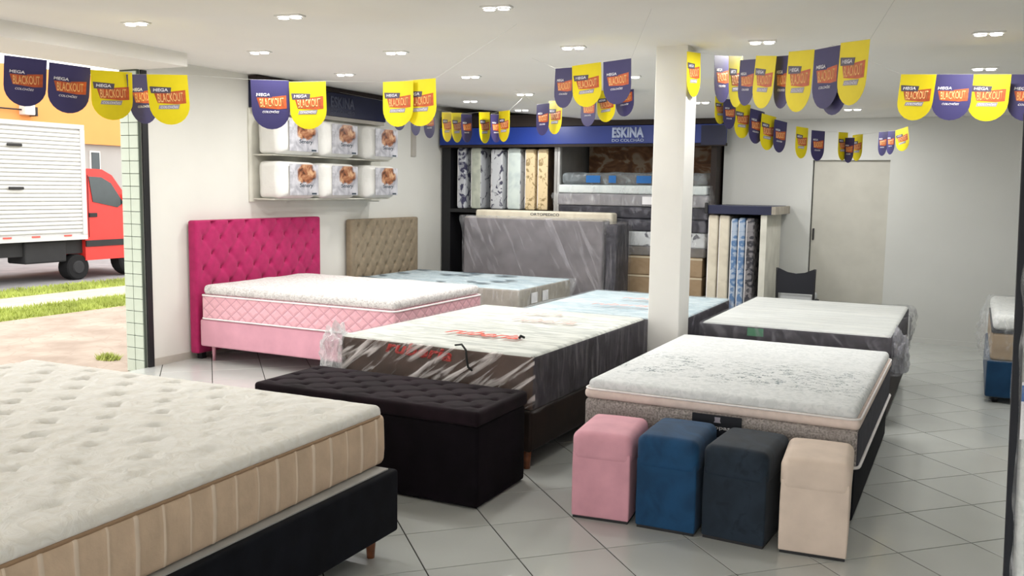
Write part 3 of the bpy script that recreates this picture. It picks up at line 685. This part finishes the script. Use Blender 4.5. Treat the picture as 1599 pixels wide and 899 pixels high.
def fside(q, n):
    if abs(n.z) < .6:
        s = q.y if abs(n.x) > .7 else q.x
        gr = abs(s/.118-round(s/.118))*.118; q = q+n*(.006*math.sin(PI*min(1, max(0, q.z/.245)))+.004*math.exp(-(gr/.009)**2)+.003*nz((q.x, q.y, q.z*3), 14, 5))
    return q
obj('quilted_border', rbox(MX, MY, .245, .03, 240, 240, 4, 3, fside, ['side_beige', 'stitch'], 'quilted_border', lambda p, n: 1 if abs(n.z) < .6 and abs((p.y if abs(n.x) > .7 else p.x)/.118-round((p.y if abs(n.x) > .7 else p.x)/.118))*.118 < .007 else 0), m)
obj('quilted_top', rbox(MX-.02, MY-.02, .06, .028, 130, 130, 1, 3, fq, 'knit_cream', 'quilted_top'), m, (0, 0, .218))
piping(m, MX-.012, MY-.012, .06, .236, 'pipe_beige', .007)

# ------------------------------------------------------------------ little bed by the right wall and the mattress standing at the right edge
o = bed_base('navy blue bed base at the right, under the small wrapped mattress', .66, 9.45, .98, 1.75, .05, .36, 'blue_base', 0, 'black_metal', .03)
m = mattress('white and brown mattress stack in loose plastic on the navy blue base', .66, 9.45, .361)
obj('lower_block', rbox(.94, 1.72, .235, .03, 6, 8, 2, 3, None, 'card', 'lower_block'), m)
obj('dark_seam', MB().box(-.47, .47, -.86, .86, .233, .255).me('dark_seam', 'black_label'), m)
obj('upper_block', rbox(.93, 1.70, .13, .05, 8, 8, 2, 3, pil(.93, 1.7, .01, .015, 4), 'knit_plain', 'upper_block'), m, (0, 0, .250))
wrap(m, .98, 1.76, .39, 'film', .012, 9, ((-.48, -.8, .2, .2, .08), (-.48, 0, .1, .3, .07), (-.1, -.88, .0, .2, .05)))
o = thing('mattress', 'pale grey mattress with black edge standing upright at the right picture edge', 'mattress', (.170, 3.2, .008))
sl = obj('body', rbox(.95, .20, 1.98, .05, 8, 2, 12, 3, lambda q, n: q+n*.004*nz(q, 11, 3), 'knit_plain', 'body'), o, (.485, .10, 0))
MB().box(-.004, .022, -.006, .03, 0, 1.985, .006).build('edge_band', 'black_label', o)
tg = MB().box(.024, .28, -.010, -.007, .98, 1.16).build('sticker', 'white_lab', o); MB().box(.024, .28, -.0125, -.0105, 1.10, 1.15).build('blue_stripe', 'ink_blue', tg)
wrap(o, .97, .225, 2.0, 'film', .010, 6, (), .03, .06, 0).location = (.495, .10, 0)
o.rotation_euler = (0, math.radians(-1.5), 0)

# ------------------------------------------------------------------ the big mattress rack in the alcove
rk = thing('mattress_rack', 'tall dark mattress rack under the navy sign in the alcove', 'rack', (-6.86, 11.4, 0))
g = lambda x: x+6.86
MB().box(.0, .14, 0, 1.85, 0, 2.34).build('side_post', 'black_metal', rk); MB().box(g(-5.10), g(-5.06), 0, 1.85, 0, 2.34).build('divider', 'grey_metal', rk)
MB().box(g(-5.055), g(-5.02), 0, .06, 0, 2.34).build('divider_post', 'board', rk)
MB().box(.14, g(-5.10), 0, 1.85, 1.38, 1.43).build('shelf', 'black_metal', rk); MB().box(.0, g(-2.90), 1.85, 1.88, 0, 2.60).build('back_panel', 'rackdark', rk)
MB().box(.0, g(-2.90), .0, 1.88, 2.60, 2.64).build('top_board', 'band', rk)
MB().box(g(-2.97), g(-2.90), .0, 1.85, 0, 2.34).build('side_post', 'band', rk)
MB().box(g(-5.0), g(-3.02), 1.0, 1.02, 1.45, 2.34).build('poster_panel', 'poster', rk)
# sign fascia
sg = thing('shop_sign', 'navy fascia sign with pale lettering above the mattress rack', 'sign', (-4.8, 11.31, 2.30))
MB().box(-2.05, 2.02, 0, .085, .025, .255, .004).build('navy_panel', 'navy_sign', sg); MB().box(-2.04, 2.03, .01, .085, .262, .42).build('top_board', 'band', sg); MB().box(-2.05, 2.03, .0, .08, -.012, .022).build('bottom_lip', 'band', sg)
MB().box(1.72, 2.03, -.006, .0, .0, .24).build('end_panel', 'navy_dark', sg)
obj('lettering', text_me('ESKINA', .135, 'sign_txt', .045, .003, 0, .43), sg, (.765, -.002, .165), (PI/2, 0, 0))
obj('lettering', text_me('DO COLCHÃO', .046, 'sign_txt', .01, .003, 0, .43), sg, (.765, -.002, .070), (PI/2, 0, 0))
# upright mattresses in the left bay
def upright(label, x0, x1, z0, z1, y, d, m, group, rz=0, side=None):
    o = thing('mattress', label, 'mattress', ((x0+x1)/2, y+d/2, z0), rz, group)
    mats = [m] if not side else [m, side]
    obj('body', rbox(x1-x0, d, z1-z0, .022, 2, 8, 8, 3, lambda q, n: q+n*.005*nz(q, 8, x0), mats, 'body', (lambda p, n: 1 if n.x > .7 else 0) if side else None), o)
    MB().tube([(-(x1-x0)/2+.006, -d/2+.008, .03), (-(x1-x0)/2+.006, -d/2+.008, z1-z0-.03)], .006, 6).build('piping', 'pipe_white', o)
    return o
G1 = 'mattresses upright in the tall rack'
upright('narrow grey mattress with navy blotches, first from the side wall in the tall rack', -6.62, -6.49, 1.435, 2.29, 11.42, 1.6, 'r_navy', G1)
upright('pale green grey mattress, second from the side wall in the tall rack', -6.40, -6.24, 1.435, 2.29, 11.42, 1.6, 'r_green', G1, 0, 'r_floral')
upright('white mattress with dark floral blotches, third from the side wall in the tall rack', -6.08, -5.90, 1.435, 2.27, 11.42, 1.6, 'r_floral', G1)
upright('pale mint mattress between the floral and the cream ones in the tall rack', -5.82, -5.62, 1.435, 2.28, 11.42, 1.6, 'r_mint', G1, 0, 'r_floral')
upright('cream speckled mattress next to the pale mint one in the tall rack', -5.55, -5.40, 1.435, 2.27, 11.42, 1.6, 'r_cream', G1)
upright('cream speckled mattress next to the dark divider in the tall rack', -5.36, -5.20, 1.435, 2.27, 11.42, 1.6, 'r_cream', G1, 0, 'r_brown')
# flat stack in the right bay
G2 = 'blocks stacked flat in the right bay of the rack'
def flat(name, label, cat, z0, z1, m, x0=-5.0, x1=-3.0, y=11.36, d=1.0, r=.02, wrapm=None, seed=0, puff=()):
    o = thing(name, label, cat, ((x0+x1)/2, y+d/2, z0), 0, G2)
    obj('body', rbox(x1-x0, d, z1-z0, r, 10, 6, 2, 3, lambda q, n: q+n*.006*nz(q, 6, seed), m, 'body'), o)
    if wrapm: wrap(o, x1-x0+.03, d+.03, z1-z0+.004, wrapm, .010, seed, puff, .02, .07, -.002)
    return o
z = .14
sb = [('cardboard_box', 'brown cardboard box at the bottom of the flat stack', 'box', .0, .40, 'card', -4.15, -3.0),
      ('cardboard_box', 'brown cardboard box in the flat stack, second from the bottom', 'box', .402, .645, 'card', -4.12, -3.02),
      ('cardboard_box', 'brown cardboard box in the flat stack, topmost of the three boxes', 'box', .648, .89, 'card', -4.12, -3.02)]
for nm, lb_, ct, a, b_, mm, x0, x1 in sb:
    q = flat(nm, lb_, ct, a, b_, mm, x0, x1, 11.36, .9, .006)
    MB().box(-(x1-x0)/2-.002, (x1-x0)/2+.002, -.455, -.449, (b_-a)-.03, (b_-a)-.008).build('tape', 'tape', q)
flat('mattress', 'taupe wrapped mattress just above the cardboard boxes', 'mattress', .892, 1.01, 's_taupe', -4.9, -3.0, wrapm='film_smoke', seed=11)
q = flat('mattress', 'white mattress with black print in the middle of the flat stack', 'mattress', 1.012, 1.20, 's_print', -4.95, -3.0, wrapm='film', seed=12, puff=((.98, -.5, .05, .2, .06),))
flat('mattress', 'dark wrapped mattress above the black-printed one in the flat stack', 'mattress', 1.205, 1.36, 's_dark', -5.0, -3.0, wrapm='film_dark', seed=13, puff=((1.0, -.5, .05, .2, .05),))
flat('mattress', 'dark wrapped mattress under the grey one in the flat stack', 'mattress', 1.365, 1.515, 's_dark', -5.0, -2.98, wrapm='film_dark', seed=14)
q = flat('mattress', 'grey wrapped mattress with white label, second from the top of the flat stack', 'mattress', 1.52, 1.675, 's_grey', -5.03, -2.98, wrapm='film', seed=15, puff=((-1.0, -.5, .06, .2, .05), (1.0, -.5, .05, .2, .06)))
MB().box(.18, .62, -.530, -.527, .03, .13).build('label', 'white_lab', q)
q = flat('mattress', 'white wrapped mattress with blue printed bag, top of the flat stack', 'mattress', 1.68, 1.79, 's_white', -5.02, -3.0, wrapm='film', seed=16, puff=((1.0, -.5, .05, .22, .06),))
bag = obj('printed_bag', rbox(1.98, .95, .16, .05, 28, 14, 2, 3, lambda q, n: q+n*.025*nz(q, 7, 21), 'film_blue', 'printed_bag'), q, (0, .03, .112))
for x, w_ in ((-.62, .20), (-.30, .10), (.08, .20), (.40, .12), (.62, .10)): MB().box(x, x+w_, -.475, -.470, .14, .235).build('blue_print', 'ink_blue', q)
# big grey mattress on edge in front of the rack, wrapped
o = thing('mattress', 'large grey mattress standing on edge in plastic, in front of the tall rack', 'mattress', (-5.16, 10.94, 0))
obj('body', rbox(2.02, .24, 1.345, .03, 10, 2, 8, 3, None, ['grey_face', 'taupe_side'], 'body', lambda p, n: 1 if n.z > .6 else 0), o)
wrap(o, 2.05, .27, 1.36, 'film', .010, 22, ((1.0, -.1, 1.3, .15, .04), (-1.0, -.1, 1.3, .1, .04)), .03, .05, 0, None, 'film_wide')
o = thing('mattress', 'white printed mattress on edge, showing above the large grey one', 'mattress', (-5.13, 11.17, 0))
obj('body', rbox(2.0, .19, 1.435, .03, 10, 2, 8, 3, None, 'r_cream2', 'body'), o)
obj('lettering', text_me('ORTOPEDICO', .035, 'ink_dark', .01, .0008, 0, .42), o, (.05, -.097, 1.392), (PI/2, 0, 0))
o = thing('mattress', 'dark mattress on edge in teal plastic, at the right end of the grey one', 'mattress', (-4.03, 11.02, 0))
obj('body', rbox(.14, .5, 1.30, .03, 2, 4, 8, 3, None, 's_dark', 'body'), o); wrap(o, .18, .54, 1.33, 'film_side', .012, 23, ((.05, -.25, 1.28, .15, .08),), .03, .03, 0)

# ------------------------------------------------------------------ small rack by the back wall
sr = thing('mattress_rack', 'low rack with a navy top board beside the back wall', 'rack', (-2.44, 10.7, 0))
MB().box(-.37, .37, 0, .9, 1.47, 1.57, .004).build('top_board', 'navy_dark', sr); MB().box(.372, .42, .0, .9, 1.475, 1.565).build('end_cap', 'taupe_side', sr)
MB().box(.25, .32, .03, .9, 0, 1.468).build('side_panel', 'disp', sr); MB().box(-.36, .25, .86, .9, 0, 1.468).build('back_panel', 'rackdark', sr)
MB().box(-.36, .25, .03, .86, .08, .10).build('shelf', 'rackdark', sr); MB().box(-.37, -.345, .03, .86, 0, .09).build('side_panel', 'rackdark', sr)
MB().box(-.395, -.355, -.03, .0, 1.47, 1.60, .01).build('corner_clip', 'black_metal', sr)
G3 = 'mattresses upright in the low rack'
upright('plain cream mattress at the left end of the low rack', -2.80, -2.685, .102, 1.455, 10.74, .8, 'r_cream2', G3)
upright('plain cream mattress second from the left in the low rack', -2.67, -2.55, .102, 1.455, 10.74, .8, 'r_cream2', G3)
upright('narrow blue floral mattress next to the cream ones in the low rack', -2.53, -2.455, .102, 1.42, 10.74, .8, 'r_blue', G3)
upright('narrow blue floral mattress next to the dark one in the low rack', -2.445, -2.365, .102, 1.43, 10.74, .8, 'r_blue', G3)
upright('dark floral mattress at the right end of the low rack', -2.355, -2.26, .102, 1.43, 10.74, .8, 'r_dark', G3)

# ------------------------------------------------------------------ chair
ch = thing('chair', 'black chair with a curved backrest in front of the beige door', 'chair', (-1.80, 11.06, 0))
bk = [(-.205, .57), (.205, .57), (.215, .84), (.19, .855), (.1, .815), (0, .80), (-.1, .815), (-.19, .855), (-.215, .84)]
MB().prism(bk, -.16, -.13, 'y').build('backrest', 'chair', ch)
for s in (-1, 1):
    MB().tube([(s*.215, -.12, 0), (s*.205, -.14, .45), (s*.21, -.145, .86)], .016, 8).build('leg', 'black_metal', ch, smooth=True)
    MB().tube([(s*.20, .26, 0), (s*.19, .25, .45)], .016, 8).build('leg', 'black_metal', ch, smooth=True)
MB().box(-.21, .21, -.12, .29, .44, .475, .01).build('seat', 'chair', ch); MB().box(-.19, .19, -.11, .27, .476, .555, .02).build('seat_pad', 'seatpad', ch)

# ------------------------------------------------------------------ pillow display on the side wall
pd = thing('pillow_display', 'pale wall board with ledges holding six packed pillows', 'display', (WX, 8.6, 1.55))
MB().box(.002, .02, -1.12, 1.28, .0, .98).build('backing_board', 'disp', pd)
for z in (.032, .497): MB().box(.02, .30, -1.06, 1.08, z-.008, z+.006).build('ledge', 'disp', pd)
sg = thing('shop_sign', 'dark navy fascia sign on the side wall above the pillows', 'sign', (WX, 8.63, 2.54))
MB().box(.002, .12, -1.13, 1.22, .0, .27, .004).build('navy_panel', 'navy_dark', sg); MB().box(.002, .125, -1.13, 1.22, .272, .325).build('top_board', 'band', sg); MB().box(.002, .11, -1.12, 1.2, -.045, -.002).build('bottom_board', 'base_strip', sg)
obj('lettering', text_me('ESKINA', .13, 'sign_dim', .02, .003, 0, .46), sg, (.121, .33, .165), (PI/2, 0, PI/2)); obj('lettering', text_me('DO COLCHÃO', .04, 'sign_dim', .01, .003, 0, .46), sg, (.121, .33, .06), (PI/2, 0, PI/2))
def pshape(q, n):
    e = 1-min(1, max(abs(q.x)/.305, abs(q.z-.2)/.215))**4
    return (q.x*(1-.10*((q.z-.2)/.2)**2*0), q.y*(.62+.5*e)+.012*nz(q, 6, 3), q.z)
pm = rbox(.60, .36, .39, .06, 12, 6, 8, 4, pshape, 'pillowbag', 'pillow_pack'); lm = rbox(.47, .008, .33, .003, 4, 1, 4, 2, None, 'label', 'label')
words = [('upper', 'nearest the shop opening'), ('upper', 'in the middle'), ('upper', 'farthest from the shop opening'), ('lower', 'nearest the shop opening'), ('lower', 'in the middle'), ('lower', 'farthest from the shop opening')]
for k, (row, where) in enumerate(words):
    y = (7.83, 8.55, 9.38)[k % 3]; z0 = 1.59 if k > 2 else 2.055
    p = thing('pillow_pack', 'white packed pillow on the %s ledge, %s' % (row, where), 'pillow', (WX+.23, y, z0), PI/2, 'packed pillows on the wall display')
    obj('pillow', pm, p); l_ = obj('label', lm, p, (.035, -.204, .035))
    obj('lettering', text_me('Senery', .055, 'ink_dark', .01, .0008, .1, .22), l_, (.03, -.0045, .10), (PI/2, 0, 0))
    MB().box(.12, .20, -.0062, -.0042, .008, .025).build('dark_mark', 'ink_dark', l_)

# ------------------------------------------------------------------ ceiling spots, two lamps in each fitting
SPOTS = [[-5.47, 4.82], [-4.24, 5.03], [-2.79, 5.29], [-5.56, 6.2], [-4.37, 6.51], [-2.87, 6.73], [-5.69, 7.57], [-4.38, 7.79], [-1.46, 6.93], [.01, 7.07], [0, 8.49], [-4.37, 8.96], [-5.55, 9.87], [-5.25, 10.68], [-2.91, 8.17], [-2.72, 9.93], [-1.26, 10.77]]
hm = MB().box(-.10, .10, -.045, .045, -.010, .008, .004).me('housing', 'lampshell')
gm = MB().tube([(0, 0, -.006), (0, 0, .004)], .036, 16).me('lamp', 'glow'); rm = MB().tube([(.040*math.cos(a), .040*math.sin(a), -.004) for a in [2*PI*k/16 for k in range(16)]], .0035, 6, True).me('ring', 'lampshell', True)
ld = bpy.data.lights.new('spot_light', 'AREA'); ld.shape = 'RECTANGLE'; ld.size = .24; ld.size_y = .10; ld.energy = LAMP_POWER; ld.color = (1, .98, .95)
rows_ = ['nearest row', 'second row', 'third row', 'fourth row']
for k, (x, y) in enumerate(SPOTS):
    z = ceil_z(x, y)
    near = ['beam over the shop opening', 'magenta headboard', 'pillar', 'pillow display', 'brown-sided mattress', 'pink bed', 'dark sign on the side wall', 'pink bed foot', 'scribbled mattress', 'aisle on the right', 'aisle by the back wall', 'taupe headboard bed', 'cable cover', 'tall rack', 'bluish mattress', 'low rack', 'beige door', 'ottomans', 'near right aisle'][k]
    f = thing('ceiling_spot', 'recessed twin ceiling spot, lit, above the %s' % near, 'ceiling light', (x, y, z), math.radians(8), 'twin ceiling spots')
    obj('housing', hm, f)
    for s in (-.048, .048): la = obj('lamp', gm, f, (s, 0, -.014)); obj('ring', rm, la)
    L = bpy.data.objects.new('spot_light', ld); COL.objects.link(L); L.parent = f; L.location = (0, 0, -.03)

# ------------------------------------------------------------------ bunting
FLAGS = {
'A': [(-5.759, 4.149, 2.558, 54.0, -3.3, 0.98, 'n'), (-5.529, 4.31, 2.519, 52.0, -4.7, 0.98, 'n'), (-5.312, 4.461, 2.488, 50.0, -0.2, 1.0, 'y'), (-5.256, 4.657, 2.486, 95.0, 6.8, 1.03, 'n'), (-5.016, 4.671, 2.476, 58.0, 3.4, 1.03, 'y'), (-4.456, 5.066, 2.461, 56.0, 2.1, 1.03, 'n'), (-4.245, 5.214, 2.458, 24.0, 1.6, 1.0, 'y'), (-3.768, 5.638, 2.488, 2.0, 0.1, 0.98, 'y'), (-3.602, 5.668, 2.498, 2.0, 2.0, 1.0, 'y')],
'B': [(-6.014, 9.006, 2.695, 88.0, 5.0, 0.96, 'n'), (-5.805, 9.042, 2.645, 97.0, 3.4, 0.99, 'n'), (-5.642, 9.07, 2.618, 93.0, 4.8, 1.0, 'n'), (-5.41, 9.08, 2.578, 96.0, 4.7, 1.01, 'y'), (-5.308, 9.128, 2.572, 94.0, 4.6, 1.01, 'y'), (-5.19, 9.147, 2.553, 90.0, 2.8, 0.95, 'n'), (-4.982, 9.187, 2.576, 92.0, 4.6, 1.05, 'y'), (-4.846, 9.209, 2.55, 88.0, 2.7, 0.94, 'n'), (-4.73, 9.184, 2.584, -36.0, -0.8, 1.03, 'y')],
'C': [(-2.881, 6.601, 2.660, -29.0, -3.3, 0.92, 'n'), (-2.598, 6.343, 2.644, -8.0, 3.0, 0.94, 'y'), (-2.266, 6.088, 2.623, -16.0, 1.7, 0.91, 'n')],
'D': [(-4.055, 8.747, 2.605, -34.0, -1.1, 0.98, 'n'), (-3.931, 8.785, 2.638, -35.0, -1.5, 1.04, 'y'), (-3.603, 8.881, 2.695, -31.0, -1.5, 0.97, 'n'), (-3.438, 8.931, 2.743, -23.0, 3.3, 0.98, 'y'), (-3.26, 8.987, 2.816, -27.0, 3.7, 1.03, 'n')],
'E': [(-1.979, 6.972, 2.781, 83.0, 4.3, 1.01, 'y'), (-1.678, 6.639, 2.697, 80.0, 5.1, 1.0, 'n'), (-1.564, 6.575, 2.68, 83.0, 6.3, 1.07, 'y'), (-1.419, 6.318, 2.616, -51.0, -5.5, 0.92, 'n'), (-1.247, 6.055, 2.598, -49.0, -7.7, 1.0, 'y'), (-1.115, 5.964, 2.58, -56.0, -6.2, 0.98, 'n'), (-0.961, 5.646, 2.56, -49.0, -4.9, 1.07, 'y'), (-0.765, 5.298, 2.519, -50.0, -2.1, 0.99, 'n'), (-0.709, 5.284, 2.516, -52.0, -4.9, 1.09, 'n'), (-0.582, 4.924, 2.488, -50.0, -4.2, 0.95, 'y')],
'F': [(-2.152, 8.526, 2.599, 73.0, 1.2, 0.75, 'y'), (-2.079, 8.57, 2.578, 72.0, 1.3, 0.82, 'n'), (-2.004, 8.789, 2.554, 69.0, -1.3, 0.97, 'y'), (-1.904, 8.959, 2.506, 70.0, -4.5, 0.96, 'n'), (-1.821, 9.096, 2.467, 70.0, -4.4, 1.01, 'y'), (-1.734, 9.237, 2.423, 71.0, -3.8, 0.93, 'n'), (-1.573, 9.499, 2.376, 71.0, -1.3, 0.93, 'y'), (-1.449, 9.697, 2.352, 66.0, -0.2, 0.91, 'n'), (-1.25, 10.014, 2.352, 73.0, 1.4, 0.86, 'y'), (-1.181, 9.985, 2.295, -56.0, -3.0, 0.77, 'n'), (-1.13, 10.198, 2.339, -56.0, 0.4, 0.82, 'y'), (-0.913, 10.535, 2.386, -59.0, -1.5, 0.77, 'n'), (-0.843, 10.641, 2.398, -61.0, -1.5, 0.75, 'n'), (-0.757, 10.775, 2.432, -43.0, 11.1, 0.74, 'y')],
'G': [(-0.421, 7.32, 2.593, -21.0, -4.6, 0.99, 'y'), (-0.194, 7.434, 2.597, 1.0, -2.2, 0.99, 'n'), (0.044, 7.554, 2.601, -0.0, -2.4, 1.01, 'y'), (0.304, 7.684, 2.605, -2.0, -2.6, 1.01, 'n')],
}
ENDS = {'A': ((-6.28, 3.5, 2.80), (-2.9, 5.8, 2.86)), 'B': ((-6.85, 8.9, 2.84), (-4.3, 9.0, 2.80)), 'C': ((-3.5, 7.2, 2.86), (-1.9, 5.7, 2.875)), 'D': ((-4.4, 8.65, 2.80), (-3.0, 9.05, 2.81)), 'E': ((-2.0, 7.1, 2.78), (-.2, 4.4, 2.87)), 'F': ((-2.18, 8.35, 2.76), (-.6, 11.6, 2.56)), 'G': ((-1.0, 7.1, 2.80), (2.48, 8.5, 2.72))}
WHERE = {'A': 'across the shop opening towards the side sign', 'B': 'farthest away, in front of the tall rack', 'C': 'three large flags left of the pillar', 'D': 'rising behind the three large ones', 'E': 'rising from the pillar to the upper right', 'F': 'sagging across the back wall towards the beige door', 'G': 'level across the right side of the shop'}
def shield(w, h):
    P = [(-w/2, 0), (w/2, 0), (w/2, -h*.60)]
    for i in range(1, 12):
        a = PI*i/12; P.append((w/2*math.cos(a), -h*.60-h*.40*math.sin(a)))
    return P+[(-w/2, -h*.60)]
fme = {c: MB().prism(shield(.26, .33), -.0006, .0006, 'y').me('flag', 'flag_'+c) for c in 'yn'}
quad = lambda P, m, y, nm: MB().prism(P, y-.0004, y+.0004, 'y').me(nm, m)
or_p = quad([(-.095, -.118), (.01, -.118), (.01, -.112), (.108, -.100), (.108, -.188), (.05, -.194), (-.075, -.186)], 'f_orange', -.0012, 'orange_panel')
sl_p = quad([(-.118, -.078), (.018, -.084), (.012, -.122), (-.112, -.122)], 'f_slate', -.0018, 'slate_panel')
gr_p = quad([(-.066, -.200), (.066, -.196), (.056, -.226), (-.074, -.226)], 'f_grey', -.0012, 'grey_panel')
for key, L in FLAGS.items():
    p0 = L[0]
    bt = thing('bunting', 'string of yellow and indigo sale flags %s' % WHERE[key], 'bunting', (p0[0], p0[1], p0[2]), 0, 'flag strings under the ceiling')
    org = Vector(p0[:3]); pts = [Vector(ENDS[key][0])]
    for (x, y, z, yaw, tilt, sc, c) in L:
        a = math.radians(yaw); t_ = math.radians(tilt); dx = Vector((math.cos(a)*math.cos(t_), math.sin(a)*math.cos(t_), math.sin(t_)))*.13*sc
        ctr = Vector((x, y, z)); e0, e1 = ctr-dx, ctr+dx
        if (e0-pts[-1]).length > (e1-pts[-1]).length: e0, e1 = e1, e0
        pts += [e0, e1]
        f = obj('flag', fme[c], bt, ctr-org, (0, -t_, a), (sc, sc, sc))
        mw, mh = (-.052, -.101) if c == 'y' else (-.05, -.100)
        obj('panel', or_p, f); obj('panel', gr_p if c == 'y' else gr_p, f) if c == 'y' else None
        if c == 'y': obj('panel', sl_p, f)
        obj('lettering', text_me('MEGA', .021, 'f_white', .03, .0006, .1, .095), f, (mw, -.0024, mh), (PI/2, 0, 0))
        obj('lettering', text_me('BLACKOUT', .058, 'f_cream', .012, .0006, 0, .165), f, (.008, -.0018, -.150), (PI/2, .06*-1, 0))
        obj('lettering', text_me('COLCHÕES', .018, 'f_white', .02, .0006, .3, .115), f, (-.003, -.0018, -.212), (PI/2, 0, 0))
    pts.append(Vector(ENDS[key][1]))
    MB().tube([p-org for p in pts], .0009, 5).build('cord', 'cord', bt)
